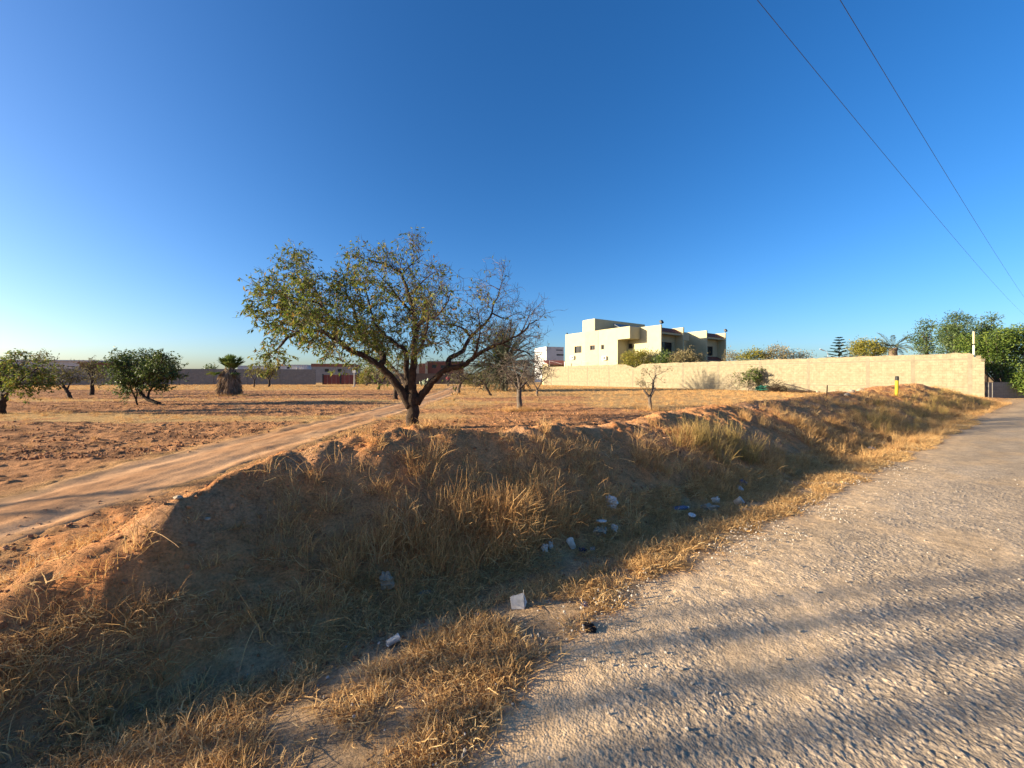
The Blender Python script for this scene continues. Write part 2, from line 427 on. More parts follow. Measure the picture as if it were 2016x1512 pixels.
RZ = 0.010 + stone * (0.25 + 0.75 * worn) * near + 0.010 * fbm(RU * 0.6, RV * 0.9, 3, 107) + 0.003 * fbm(RU * 7, RV * 7, 3, 108) - 0.012 * (RV / 4.0) ** 2
RZ = RZ - 0.030 * sstep(-0.75, 0.0, RV - edge) - 0.07 * sstep(-0.10, 0.25, RV - edge)
RX, RY = to_xy(RU, RV)
mb = MB(); mb.add(np.stack([RX, RY, RZ], -1).reshape(-1, 3), None, grid_quads(len(ru), len(rv)))
def road_mat():
    m = soil_mat('chip_road', 90, 0.4, 0.006, 0.30)
    n = m.node_tree; b = n.nodes['Principled BSDF']
    tc_ = n.nodes.new('ShaderNodeTexCoord')
    v = n.nodes.new('ShaderNodeTexVoronoi'); v.inputs['Scale'].default_value = 80.0
    n.links.new(tc_.outputs['Object'], v.inputs['Vector'])
    bp = n.nodes.new('ShaderNodeBump'); bp.invert = True
    bp.inputs['Strength'].default_value = 0.5; bp.inputs['Distance'].default_value = 0.006
    n.links.new(v.outputs['Distance'], bp.inputs['Height'])
    old = b.inputs['Normal'].links[0].from_node
    n.links.new(old.outputs[0], bp.inputs['Normal']); n.links.new(bp.outputs[0], b.inputs['Normal'])
    return m
road = mb.build('road', road_mat(), None, True)
sandy = np.array([0.56, 0.395, 0.235]); stony = np.array([0.50, 0.375, 0.245]); tar = np.array([0.24, 0.19, 0.145])
rc = mixc(sandy + np.zeros(RU.shape + (3,)), stony, np.clip(worn, 0, 1))
rc = rc * (1 + 0.16 * fbm(RU * 0.5, RV * 1.4, 4, 113))[..., None]                # drifts of sand and worn lanes
rc = mixc(rc, tar + np.zeros_like(rc), np.clip((1 - stone / 0.006), 0, 1) * worn * near * 0.35)
rc = rc * (0.80 + 0.38 * r1 * near)[..., None]
rc = mixc(rc, ground_colour(RX, RY), sstep(-0.45, 0.0, RV - edge + 0.12 * fbm(RU * 2.3, RV * 2.3, 3, 115)))
add_colour(road.data, rc.reshape(-1, 3)); tag(road, 'pale stony tar road dusted with sand', 'road', kind='structure')

# ------------------------------------------------------------------ scattering (uncountable ground cover)
def scatter(name, pts, rot, scl, idx, protos, label, cat, rot_full=None):
    col = bpy.data.collections.new(name + '_kinds')
    for k, me in enumerate(protos):
        o = bpy.data.objects.new('%s_kind_%02d' % (name, k), me); col.objects.link(o)
    me = bpy.data.meshes.new(name)
    me.vertices.add(len(pts)); me.vertices.foreach_set('co', np.asarray(pts, np.float32).ravel())
    for nm, ty, arr, key in (('rot', 'FLOAT_VECTOR', rot, 'vector'), ('scl', 'FLOAT', scl, 'value'), ('idx', 'INT', idx, 'value')):
        a = me.attributes.new(nm, ty, 'POINT'); a.data.foreach_set(key, np.asarray(arr, np.int32 if ty == 'INT' else np.float32).ravel())
    o = bpy.data.objects.new(name, me); C.objects.link(o)
    g = bpy.data.node_groups.new(name + '_scatter', 'GeometryNodeTree')
    g.interface.new_socket('Geometry', in_out='INPUT', socket_type='NodeSocketGeometry')
    g.interface.new_socket('Geometry', in_out='OUTPUT', socket_type='NodeSocketGeometry')
    gi = g.nodes.new('NodeGroupInput'); go = g.nodes.new('NodeGroupOutput')
    ci = g.nodes.new('GeometryNodeCollectionInfo'); ci.inputs['Collection'].default_value = col
    ci.inputs['Separate Children'].default_value = True; ci.inputs['Reset Children'].default_value = True
    ip = g.nodes.new('GeometryNodeInstanceOnPoints')
    def attr(nm, ty):
        n = g.nodes.new('GeometryNodeInputNamedAttribute'); n.data_type = ty; n.inputs['Name'].default_value = nm
        return n.outputs['Attribute']
    L = g.links.new
    L(gi.outputs[0], ip.inputs['Points']); L(ci.outputs[0], ip.inputs['Instance'])
    ip.inputs['Pick Instance'].default_value = True
    L(attr('idx', 'INT'), ip.inputs['Instance Index'])
    er = g.nodes.new('FunctionNodeEulerToRotation'); L(attr('rot', 'FLOAT_VECTOR'), er.inputs[0]); L(er.outputs[0], ip.inputs['Rotation'])
    L(attr('scl', 'FLOAT'), ip.inputs['Scale'])
    L(ip.outputs[0], go.inputs[0])
    md = o.modifiers.new('scatter', 'NODES'); md.node_group = g
    tag(o, label, cat, kind='stuff')
    return o

def blade_tuft(seed, n, h, spread, lean, width, curl, mat, segs=4, flat=0.0):
    r = np.random.default_rng(seed); mb = MB()
    for k in range(n):
        a = r.random() * 2 * np.pi; rad = spread * math.sqrt(r.random())
        p = np.array([math.cos(a) * rad, math.sin(a) * rad, -0.01])
        a2 = a + r.normal() * 0.9
        ln = abs(r.normal()) * lean + 0.05 + flat * r.random()
        dv = np.array([math.cos(a2) * math.sin(ln), math.sin(a2) * math.sin(ln), math.cos(ln)])
        L = h * (0.45 + 0.75 * r.random()); w = width * (0.7 + 0.6 * r.random())
        kink = r.normal(size=3) * curl
        side = np.cross(dv, r.normal(size=3)); side /= np.linalg.norm(side) + 1e-9
        pts = [p]
        dd = dv.copy()
        for s in range(segs):
            pts.append(pts[-1] + dd * L / segs)
            dd = dd + kink * (0.5 + 0.3 * s) + r.normal(size=3) * curl * 0.6 + np.array([0, 0, -0.10 - flat * 0.25]) * curl * 4
            if pts[-1][2] < 0.012 and dd[2] < 0.05: dd[2] = 0.05
            dd /= np.linalg.norm(dd)
        pts = np.array(pts)
        ww = w * np.linspace(1, 0.25, segs + 1)[:, None] * 0.5
        v = np.concatenate([pts - side * ww, pts + side * ww])
        q = [(i, i + 1, segs + 2 + i, segs + 1 + i) for i in range(segs)]
        mb.add(v, None, q, tint=r.random())
    return mb.build('tuft', mat, mesh_only=True)

R = np.random.default_rng(7)
def place(u, v):
    x, y = to_xy(u, v); return np.stack([x, y, height(x, y)], -1)
def rots(n, tilt=0.12):
    return np.stack([R.normal(size=n) * tilt, R.normal(size=n) * tilt, R.random(n) * 2 * np.pi], -1)

tall = [blade_tuft(100 + k, 42, 0.27, 0.10, 0.42, 0.0052, 0.26, M['straw']) for k in range(5)]
mid = [blade_tuft(200 + k, 34, 0.19, 0.07, 0.6, 0.0052, 0.28, M['straw']) for k in range(5)]
wiry = [blade_tuft(300 + k, 11, 0.33, 0.05, 0.65, 0.0042, 0.30, M['straw'], 6) for k in range(4)]
low = [blade_tuft(400 + k, 28, 0.12, 0.08, 0.85, 0.0055, 0.36, M['straw_low'], 4, 0.7) for k in range(5)]
grn = [blade_tuft(500 + k, 60, 0.42, 0.10, 0.28, 0.005, 0.13, M['greenish']) for k in range(3)]
protos = tall + mid + wiry + low + grn      # 0-4, 5-9, 10-13, 14-18, 19-21

def pick(n, a, b): return R.integers(a, b, n)
U_, V_, S_, I_ = [], [], [], []
def put(u, v, s, i): U_.append(u); V_.append(v); S_.append(s); I_.append(i)
# tall golden stand at the foot of the bank
n = 150; u = R.normal(1.8, 0.6, n); v = 2.80 + R.random(n) * 0.5; put(u, v, 0.6 + 0.5 * R.random(n), pick(n, 0, 5))
n = 45; u = R.normal(2.1, 0.2, n); v = R.normal(3.0, 0.10, n); put(u, v, 1.0 + 0.35 * R.random(n), pick(n, 0, 5))
# grass along the face of the bank, thicker to the right
n = 9500; u = -2.5 + 42 * R.random(n) ** 1.35; v = 2.6 + 2.6 * R.random(n)
vc = np.interp(u, CR_U, CR_V); t = (v - 2.6) / (vc - 2.6)
dens = sstep(-0.25, 0.45, fbm(u * 0.8, v * 0.8, 3, 151)) * (0.42 + 0.58 * sstep(1.5, 4.0, u)) * (1 - 0.72 * sstep(0.40, 0.90, t)) * (1 - 0.85 * sstep(0.95, 1.05, t))
k = R.random(n) < dens; u, v, t = u[k], v[k], t[k]; n = len(u)
put(u, v, 0.45 + 0.6 * R.random(n), np.where(R.random(n) < 0.3, pick(n, 0, 5), pick(n, 5, 10)))
# wiry bents on the bare part
n = 900; u = -2.2 + 8 * R.random(n); v = 2.55 + 2.4 * R.random(n); k = (fbm(u * 1.1, v * 1.1, 2, 155) > -0.15) & (v < np.interp(u, CR_U, CR_V))
u, v = u[k], v[k]; n = len(u); put(u, v, 0.5 + 0.6 * R.random(n), pick(n, 10, 14))
# short tufts on the left end of the bank and over its back
n = 1250; u = -3.5 + 7 * R.random(n); v = 2.5 + 1.9 * R.random(n); k = fbm(u * 1.4, v * 1.4, 3, 157) > 0.10
u, v = u[k], v[k]; n = len(u); put(u, v, 0.45 + 0.55 * R.random(n), np.where(R.random(n) < 0.5, pick(n, 14, 19), pick(n, 5, 10)))
# greener clumps
n = 16; u = R.normal(6.3, 0.45, n); v = R.normal(3.35, 0.16, n); put(u, v, 0.8 + 0.4 * R.random(n), pick(n, 19, 22))
n = 60; u = 13 + 22 * R.random(n); v = 2.6 + 1.4 * R.random(n); put(u, v, 0.7 + 0.4 * R.random(n), pick(n, 19, 22))
# straw at far end of the verge
n = 1500; u = 9 + 30 * R.random(n); v = 2.15 + 1.6 * R.random(n); k = fbm(u * 0.5, v * 0.9, 3, 159) > -0.15
u, v = u[k], v[k]; n = len(u); put(u, v, 0.6 + 0.6 * R.random(n), np.where(R.random(n) < 0.4, pick(n, 0, 5), pick(n, 5, 10)))
u = np.concatenate(U_); v = np.concatenate(V_)
scatter('bank_grass', place(u, v), rots(len(u)), np.concatenate(S_), np.concatenate(I_), protos, 'tall dry golden grass growing on the shaded face of the bank', 'grass')

U_, V_, S_, I_ = [], [], [], []
n = 52000; u = -2.2 + 24 * R.random(n) ** 1.5; v = 1.15 + 1.85 * R.random(n)
lim = road_edge(u) - 0.14 + 0.14 * fbm(u * 0.7, u * 0, 3, 101) - 0.10 * sstep(-0.2, 0.5, fbm(u * 1.7, v * 1.2, 2, 163))
dens = sstep(-0.28, 0.28, fbm(u * 1.5, v * 2.4, 3, 161) + 0.20 - 0.08 * (1 - sstep(1.9, 2.4, v))) * sstep(0.0, 0.18, v - lim)
# bare wheel-worn hollows of the ditch
bare = 0.8 * np.exp(-(((u - 0.95) / 0.6) ** 2 + ((v - 2.44) / 0.10) ** 2)) + np.exp(-(((u - 2.35) / 0.42) ** 2 + ((v - 2.42) / 0.16) ** 2)) + np.exp(-(((u + 0.2) / 0.35) ** 2 + ((v - 2.62) / 0.13) ** 2))
dens = dens * (1 - np.clip(bare * 1.2, 0, 1)) * (0.5 + 0.5 * sstep(0.0, 1.2, u)) * (1 - 0.45 * sstep(2.5, 2.8, v) * (1 - sstep(1.0, 2.5, u)))
k = R.random(n) < dens; u, v = u[k], v[k]; n = len(u)
put(u, v, 0.35 + 0.75 * R.random(n) ** 1.5, pick(n, 14, 19))
u = np.concatenate(U_); v = np.concatenate(V_)
scatter('verge_grass', place(u, v), rots(len(u), 0.2), np.concatenate(S_), np.concatenate(I_), protos, 'short matted straw grass along the edge of the road', 'grass')

# dry grass in the field, thick where the plough has not been
n = 90000; x = -75 + 115 * R.random(n); y = 7 + 64 * R.random(n) ** 1.25
u, v = to_uv(x, y); pm = plough_mask(x, y); tmk = track_mask(x, y)
k = (v > 6.4) & (R.random(n) < sstep(6.0, 12.0, v) * (1 - pm) * (1 - tmk) * sstep(-0.5, 0.2, fbm(x * 0.5, y * 0.5, 3, 171)) + 0.05 * (tmk < 0.2)) & (u < 43.5) & (np.abs(x) < 1.45 * y + 3)
x, y = x[k], y[k]; n = len(x)
scatter('field_grass', np.stack([x, y, height(x, y)], -1), rots(n), (0.5 + 0.6 * R.random(n)) * (1 + 0.006 * y), np.where(R.random(n) < 0.4, pick(n, 5, 10), pick(n, 14, 19)), protos, 'thin dry yellow grass covering strips of the field', 'grass')

# clods and stones
def lump(seed, mat, flat=0.7):
    r = np.random.default_rng(seed)
    import bmesh
    bm = bmesh.new(); bmesh.ops.create_icosphere(bm, subdivisions=1, radius=0.5)
    for w in bm.verts: w.co = Vector((w.co.x * r.uniform(.75, 1.25), w.co.y * r.uniform(.75, 1.25), w.co.z * flat * r.uniform(.75, 1.25)))
    me = bpy.data.meshes.new('lump'); bm.to_mesh(me); bm.free(); me.materials.append(mat)
    return me
def rnd_mat(name, stops, rough=0.95):
    m, n, b = new_mat(name)
    a = n.nodes.new('ShaderNodeObjectInfo'); r = ramp(n, stops)
    n.links.new(a.outputs['Random'], r.inputs['Fac']); n.links.new(r.outputs['Color'], b.inputs['Base Color'])
    b.inputs['Roughness'].default_value = rough; b.inputs['Specular IOR Level'].default_value = 0.1
    t = noise_node(n, 40, 4); bump(n, b, t.outputs['Fac'], 0.5, 0.02)
    return m
M['clod'] = rnd_mat('soil_clod', [(0, (0.24, 0.115, 0.056)), (0.6, (0.40, 0.19, 0.088)), (1, (0.50, 0.27, 0.14))])
M['pebble'] = rnd_mat('pebble', [(0, (0.24, 0.21, 0.18)), (0.6, (0.42, 0.36, 0.29)), (1, (0.56, 0.50, 0.43))], 0.8)
clods = [lump(600 + k, M['clod']) for k in range(5)]
n = 90000; y = 7 + 43 * R.random(n) ** 1.6; x = -1.45 * y - 2 + (1.45 * y + 22) * R.random(n)
pm = plough_mask(x, y); k = R.random(n) < pm ** 1.5 * sstep(-0.6, 0.3, fbm(x * 0.8, y * 1.2, 3, 181)) * 0.75
x, y = x[k], y[k]; n = len(x)
sc = 0.02 + 0.06 * R.random(n) ** 3
scatter('soil_clods', np.stack([x, y, height(x, y) + 0.1 * sc], -1), rots(n, 1.0), sc, pick(n, 0, 5), clods, 'reddish clods of broken soil on the ploughed strips', 'soil clods')
n = 26000; u = -2.5 + 34 * R.random(n) ** 1.6; v = 2.35 + 4.2 * R.random(n) ** 1.4; k = np.interp(u, CR_U, CR_H) > 0.1; u, v = u[k], v[k]; n = len(u)
sc = 0.006 + 0.045 * R.random(n) ** 6
scatter('bank_crumbs', place(u, v), rots(n, 1.0), sc, pick(n, 0, 5), clods, 'small crumbs of earth lying on the bank', 'soil crumbs')
peb = [lump(650 + k, M['pebble']) for k in range(5)]
n = 22000; u = -1.0 + 11 * R.random(n) ** 1.3; v = 0.2 + 2.5 * R.random(n)
k = R.random(n) < 0.035 + 0.8 * np.exp(-((v - road_edge(u) + 0.22 - 0.15 * fbm(u, v, 2, 190)) / 0.30) ** 2) * sstep(-0.2, 0.35, fbm(u * 1.3, v * 1.3, 2, 191)); u, v = u[k], v[k]; n = len(u)
sc = 0.006 + 0.015 * R.random(n) ** 3
x, y = to_xy(u, v); z = np.where(v < 2.0, 0.012 + 0.010 * fbm(u * 0.6, v * 0.9, 3, 107), height(x, y))
scatter('loose_gravel', np.stack([x, y, z + 0.25 * sc], -1), rots(n, 1.0), sc, pick(n, 0, 5), peb, 'loose pale pebbles strewn over the road and its edge', 'gravel')

# ================================================================== trees
def norm(a): return a / (np.linalg.norm(a) + 1e-9)
def resample(pts, step):
    pts = np.asarray(pts, float); s = np.concatenate([[0], np.cumsum(np.linalg.norm(np.diff(pts, axis=0), axis=1))])
    n = max(3, int(s[-1] / step) + 1); q = np.linspace(0, s[-1], n)
    return np.stack([np.interp(q, s, pts[:, k]) for k in range(3)], -1), s[-1]
def smooth_line(p):
    p = np.asarray(p, float)
    for _ in range(2):
        q = p.copy(); q[1:-1] = 0.25 * p[:-2] + 0.5 * p[1:-1] + 0.25 * p[2:]; p = q
    return p
def curl_line(r, p, d0, L, n, jit, up):
    pts = [p]; dd = d0.copy()
    for k in range(n):
        pts.append(pts[-1] + dd * L / n)
        dd = norm(dd + r.normal(size=3) * jit + np.array([0, 0, up]))
    return np.array(pts)
def leaf_geo(mb, pos, dr, L, W, tint, r):
    n = len(pos)
    dr = dr / (np.linalg.norm(dr, axis=1, keepdims=True) + 1e-9)
    sd = np.cross(dr, r.normal(size=(n, 3))); sd /= (np.linalg.norm(sd, axis=1, keepdims=True) + 1e-9)
    nm = np.cross(dr, sd)
    L = L[:, None]; W = W[:, None]
    m = pos + dr * L * 0.45 + nm * L * 0.06
    v = np.stack([pos, m + sd * W * 0.5, pos + dr * L - nm * L * 0.05, m - sd * W * 0.5], 1).reshape(-1, 3)
    i = np.arange(n)[:, None] * 4
    mb.add(v, np.concatenate([i + np.array([[0, 1, 2]]), i + np.array([[0, 2, 3]])]), None, np.repeat(tint, 4))

def make_tree(name, label, cat, base, limbs, mats, seed=1, n2=0.22, L2=(0.7, 1.5), n3=7, L3=(0.3, 0.65), n4=3, L4=0.25,
              leaves=6, leaf=(0.06, 0.022), leaf_fn=None, up=0.10, start=0.25, r_twig=0.004, group=None, droop=0.6, wood_tint=0.5, trunk_sides=10):
    """limbs: list of (points, r0, r1, twig weight).  Parts: trunk, branch (each main limb), twigs, crown."""
    r = np.random.default_rng(seed)
    root = empty(name, base)
    B0 = np.array(base, float)
    tw = MB(); lf = MB(); nl_pos = []; nl_dir = []
    def twig_and_leaves(p, dv, lw):
        q = curl_line(r, p, dv, L4 * (0.6 + 0.8 * r.random()), 2, 0.3, 0.02)
        tw.tube(q, [r_twig, r_twig * 0.75, r_twig * 0.5], 3, False)
        k = r.poisson(leaves * lw)
        for _ in range(k):
            t = r.random(); a = q[0] + (q[-1] - q[0]) * t
            nl_pos.append(a); nl_dir.append(norm(q[-1] - q[0]) * 0.5 + r.normal(size=3) * 0.55 + np.array([0, 0, -droop]))
    for li, (pts, r0, r1, wgt) in enumerate(limbs):
        pts = np.asarray(pts, float)
        fine, L = resample(pts, 0.14 if L > 0 else 0.14) if False else resample(pts, max(0.10, r0 * 0.9))
        fine = smooth_line(fine)
        n = len(fine)
        jit = r.normal(size=fine.shape) * r0 * 0.10; jit[0] = 0; fine = fine + jit
        rad = r0 + (r1 - r0) * np.linspace(0, 1, n) ** 0.85
        if li == 0: rad = rad * (1 + 0.22 * np.exp(-np.linspace(0, 1, n) * 7))
        mb = MB(); mb.tube(fine - B0, rad, trunk_sides if r0 > 0.05 else 7, True, wood_tint, 0.05, r)
        mb.build('trunk' if li == 0 else 'branch', mats[0], root, True)
        if wgt <= 0: continue
        m2 = max(1, int(L / n2 * wgt))
        for k in range(m2):
            t = start + (1 - start) * (k + r.random()) / m2
            f = t * (n - 1); i = min(int(f), n - 2)
            p = fine[i] + (fine[i + 1] - fine[i]) * (f - i)
            tg = norm(fine[i + 1] - fine[i])
            pr = norm(np.cross(tg, r.normal(size=3)))
            l2 = (L2[0] + (L2[1] - L2[0]) * r.random()) * (1.1 - 0.45 * t)
            d2 = norm(0.55 * tg + 0.85 * pr + np.array([0, 0, 0.35 * up / 0.1 * 0.6]))
            q2 = curl_line(r, p, d2, l2, 5, 0.22, up)
            ra = max(r_twig * 1.6, min(rad[i] * 0.5, 0.012 * l2 + r_twig))
            tw.tube(q2, np.linspace(ra, r_twig, 6), 5, False)
            lw0 = leaf_fn(p) if leaf_fn else 1.0
            for j in range(n3):
                tt = 0.2 + 0.8 * (j + r.random()) / n3; f2 = min(tt, 0.999) * 5; i2 = int(f2)
                p3 = q2[i2] + (q2[i2 + 1] - q2[i2]) * (f2 - i2)
                t3 = norm(q2[i2 + 1] - q2[i2]); d3 = norm(0.5 * t3 + 0.8 * norm(np.cross(t3, r.normal(size=3))) + np.array([0, 0, 0.15]))
                l3 = L3[0] + (L3[1] - L3[0]) * r.random()
                q3 = curl_line(r, p3, d3, l3, 3, 0.3, 0.02)
                tw.tube(q3, np.linspace(r_twig * 1.2, r_twig * 0.7, 4), 3, False)
                lw = leaf_fn(q3[-1]) if leaf_fn else 1.0
                for m4 in range(n4):
                    i3 = r.integers(0, 3); s = r.random()
                    p4 = q3[i3] + (q3[i3 + 1] - q3[i3]) * s
                    t4 = norm(q3[i3 + 1] - q3[i3])
                    twig_and_leaves(p4, norm(0.6 * t4 + 0.8 * norm(np.cross(t4, r.normal(size=3)))), lw)
    for arr in tw.v: arr -= B0.astype(np.float32)
    if tw.n: tag(tw.build('twigs', mats[1], root), kind='stuff')
    if nl_pos:
        pos = np.array(nl_pos) - B0; n = len(pos)
        leaf_geo(lf, pos, np.array(nl_dir), leaf[0] * (0.7 + 0.6 * r.random(n)), leaf[1] * (0.7 + 0.6 * r.random(n)), r.random(n) ** 1.1, r)
        tag(lf.build('crown', mats[2], root), kind='stuff')
    tag(root, label, cat, group)
    return root

# ---- the big almond tree (traced limbs, each with its own depth)
TY0 = 10.65
def q(X, Y, dy=0.0):
    """a point read in an enlarged view of the tree, dy metres behind (+) or before (-) the trunk"""
    if X < 420: X = 420 - (420 - X) * 0.62
    if X > 1700: X = 1700 + (X - 1700) * 0.6
    if Y < 500: Y = 500 - (500 - Y) * 0.74
    return P(440 + X / 2.965, 430 + Y / 2.965, TY0 + dy)
tb = P(812, 846, TY0); tb[2] = hz(tb[0], tb[1]) - 0.05
limbs = [
 ([tb, q(1100,1180), q(1103,1120), q(1108,1060), q(1108,1020)], 0.165, 0.165, 0),
 ([q(1090,1100), q(1040,1010,-.1), q(980,930,-.2), q(910,860,-.3), q(830,805,-.4), q(740,775,-.5), q(650,700,-.7), q(570,655,-.9), q(470,645,-1.1), q(380,685,-1.2), q(280,735,-1.3), q(170,800,-1.4)], 0.128, 0.018, 1.0),
 ([q(915,865,-.3), q(938,800,0), q(880,755,.3), q(800,680,.6), q(735,630,.9), q(660,603,1.1), q(560,600,1.3), q(460,570,1.5), q(330,560,1.7), q(210,600,1.8)], 0.088, 0.016, 1.0),
 ([q(735,630,.9), q(640,590,.7), q(590,540,.5), q(550,480,.3), q(450,470,.1), q(330,430,-.2), q(160,395,-.4)], 0.053, 0.012, 1.1),
 ([q(590,540,.5), q(560,440,.8), q(500,330,1.0), q(450,250,1.1), q(380,190,1.2)], 0.040, 0.010, 1.2),
 ([q(800,680,.6), q(770,560,.9), q(720,430,1.2), q(700,290,1.4)], 0.044, 0.010, 1.2),
 ([q(1085,1040), q(1068,900,.2), q(1068,765,.3), q(1010,735,.4), q(950,690,.5), q(880,620,.6), q(850,480,.7), q(820,350,.8)], 0.101, 0.012, 1.0),
 ([q(1108,1050), q(1100,950,-.1), q(1115,800,-.1), q(1116,640,-.1), q(1105,520,0), q(1080,430,.1), q(1058,330,.2), q(1040,250,.2), q(960,200,.3), q(880,155,.3), q(815,140,.4)], 0.123, 0.010, 1.0),
 ([q(1116,640,-.1), q(1180,590,-.4), q(1250,570,-.7), q(1310,490,-.9), q(1330,400,-1.0)], 0.053, 0.010, 1.1),
 ([q(1045,260,.2), q(1100,180,.1), q(1170,105,.1)], 0.022, 0.007, 1.2),
 ([q(1085,440,.1), q(1170,310,-.2), q(1230,245,-.3), q(1285,235,-.4)], 0.031, 0.007, 1.0),
 ([q(1110,560,0), q(1020,450,-.6), q(960,340,-1.0), q(900,260,-1.2)], 0.040, 0.008, 1.0),
 ([q(1125,1080), q(1180,1000), q(1240,930,-.1), q(1310,872,-.2), q(1400,864,-.3), q(1450,820,-.4), q(1530,760,-.6), q(1620,730,-.7), q(1750,680,-.8), q(1850,610,-.9), q(1905,598,-1.0)], 0.119, 0.012, 0.95),
 ([q(1310,890,-.2), q(1312,815,0), q(1390,785,.3), q(1440,690,.6), q(1520,620,.9), q(1572,555,1.1), q(1572,500,1.2), q(1608,430,1.3), q(1608,380,1.3), q(1640,295,1.4)], 0.079, 0.008, 0.7),
 ([q(1608,385,1.3), q(1555,345,1.5), q(1500,375,1.6)], 0.016, 0.006, 1.2),
 ([q(1572,555,1.1), q(1640,590,1.3), q(1720,550,1.5), q(1770,545,1.6)], 0.026, 0.007, 0.9),
 ([q(1440,690,.6), q(1400,640,.9), q(1340,620,1.1), q(1250,620,1.4)], 0.040, 0.010, 1.1),
 ([q(1450,830,-.4), q(1480,760,-1.0), q(1500,640,-1.5), q(1480,520,-1.8)], 0.044, 0.008, 0.9),
 ([q(1620,730,-.7), q(1720,770,-.9), q(1820,775,-1.0), q(1890,820,-1.1)], 0.031, 0.008, 0.9),
 ([q(1750,680,-.8), q(1820,600,-1.0), q(1860,525,-1.1)], 0.022, 0.006, 0.6),
 ([q(1075,1010), q(1040,930,.7), q(980,860,1.5), q(900,760,2.2), q(860,640,2.6)], 0.062, 0.010, 0.9),
 ([q(1115,800,-.1), q(1160,740,-1.0), q(1190,640,-1.8), q(1200,540,-2.2)], 0.053, 0.010, 0.9),
 ([q(1110,700,-.1), q(1150,620,1.0), q(1180,520,1.9), q(1170,430,2.4)], 0.053, 0.010, 0.9),
 ([q(740,775,-.5), q(700,740,-1.4), q(620,700,-2.1), q(500,560,-2.5)], 0.044, 0.010, 0.9),
 ([q(470,645,-1.1), q(380,580,-1.3), q(270,520,-1.5), q(130,470,-1.6)], 0.031, 0.008, 1.1),
]
def almond_leaf_w(p):
    px = p[0] / p[1] * FPX + CX; py = HY - (p[2] - CAM_H) / p[1] * FPX
    w = np.interp(px, [470, 740, 800, 860, 930, 990, 1040], [1.4, 1.2, 0.85, 0.5, 0.26, 0.08, 0.02])
    if py > 690: w *= 0.75
    if px > 700 and py < 570: w *= 0.5
    return w
make_tree('almond_tree', 'largest almond tree, leafy left side and bare right side, standing behind the bank', 'tree',
          tb, limbs, (M['bark'], M['twig'], M['almond_leaf']), 5, n2=0.17, L2=(0.5, 1.0), n3=6, L3=(0.25, 0.55), n4=3, L4=0.22,
          leaves=4.3, leaf=(0.105, 0.037), leaf_fn=almond_leaf_w, up=0.03, r_twig=0.0042, trunk_sides=14)

# ---- smaller trees
def base_at(px, py_guess, y):
    b = P(px, py_guess, y); b[2] = hz(b[0], b[1]) - 0.04; return b
def small(name, label, cat, px, y, lines, mats, seed, r0=0.10, **kw):
    b = base_at(px, 0, y); lim = []
    rr = np.random.default_rng(seed + 900)
    for k, (pp, ra, rb, w) in enumerate(lines):
        pts = []
        for i, c in enumerate(pp):
            w3 = P(c[0], c[1], y + (c[2] if len(c) > 2 else 0.0))
            pts.append(w3)
        if k == 0: pts[0] = b.copy()
        lim.append((pts, ra, rb, w))
    return make_tree(name, label, cat, b, lim, mats, seed, **kw)
GR = (M['bark'], M['twig'], M['green_leaf']); OL = (M['bark'], M['twig'], M['olive_leaf']); AL = (M['bark'], M['twig'], M['almond_leaf'])
PT = (M['twig'], M['twig'], M['olive_leaf'])
small('almond_tree', 'green almond tree cut off by the left edge of the photo', 'tree', 1, 15.0,
      [([(1,815),(6,790),(9,775)],.12,.10,0), ([(9,777),(24,764,-.3),(45,745,-.5),(75,725,-.6)],.07,.015,1.2), ([(9,777),(-10,755,.2),(-40,735,.4)],.07,.015,1),
       ([(20,766),(30,735,.6),(35,708,.8)],.05,.01,1.2), ([(24,764),(60,760,.5),(95,752,.8)],.04,.01,1.2), ([(9,775),(0,745,.5),(-5,715,.8)],.05,.01,1.0)],
      AL, 21, n2=0.13, L2=(.3,.75), n3=5, L3=(.2,.45), n4=3, L4=.2, leaves=5.5, leaf=(.10,.04), up=.04, r_twig=.004)
small('almond_tree', 'small leaning almond tree with thin olive crown, second from the left edge', 'tree', 139, 27.0,
      [([(139,783),(133,770),(122,757)],.12,.09,0), ([(124,759),(112,746),(100,738)],.07,.02,1.1), ([(132,768),(137,755,.4),(143,742,.6)],.06,.02,1.1), ([(122,757),(122,745,.5),(125,730,.6)],.06,.015,1.1), ([(120,764),(112,757,-.4),(104,752,-.6)],.05,.015,.8)],
      OL, 22, n2=.2, L2=(.5,1.0), n3=5, L3=(.3,.5), n4=3, L4=.25, leaves=3.4, leaf=(.12,.05), up=.05, r_twig=.006)
small('almond_tree', 'small upright almond tree with brown-green crown before the brick house', 'tree', 181, 32.0,
      [([(181,776),(181,763),(182,750)],.15,.12,0), ([(182,752),(176,738),(168,726)],.08,.02,1.1), ([(182,751),(186,735,.5),(190,720,.6)],.08,.02,1.1), ([(183,757),(190,745,-.5),(203,735,-.7)],.06,.02,1.0), ([(182,750),(182,735,.3),(180,718,.4)],.06,.02,1.0)],
      OL, 23, n2=.22, L2=(.6,1.1), n3=5, L3=(.3,.6), n4=3, L4=.3, leaves=3.0, leaf=(.13,.05), up=.05, r_twig=.007)
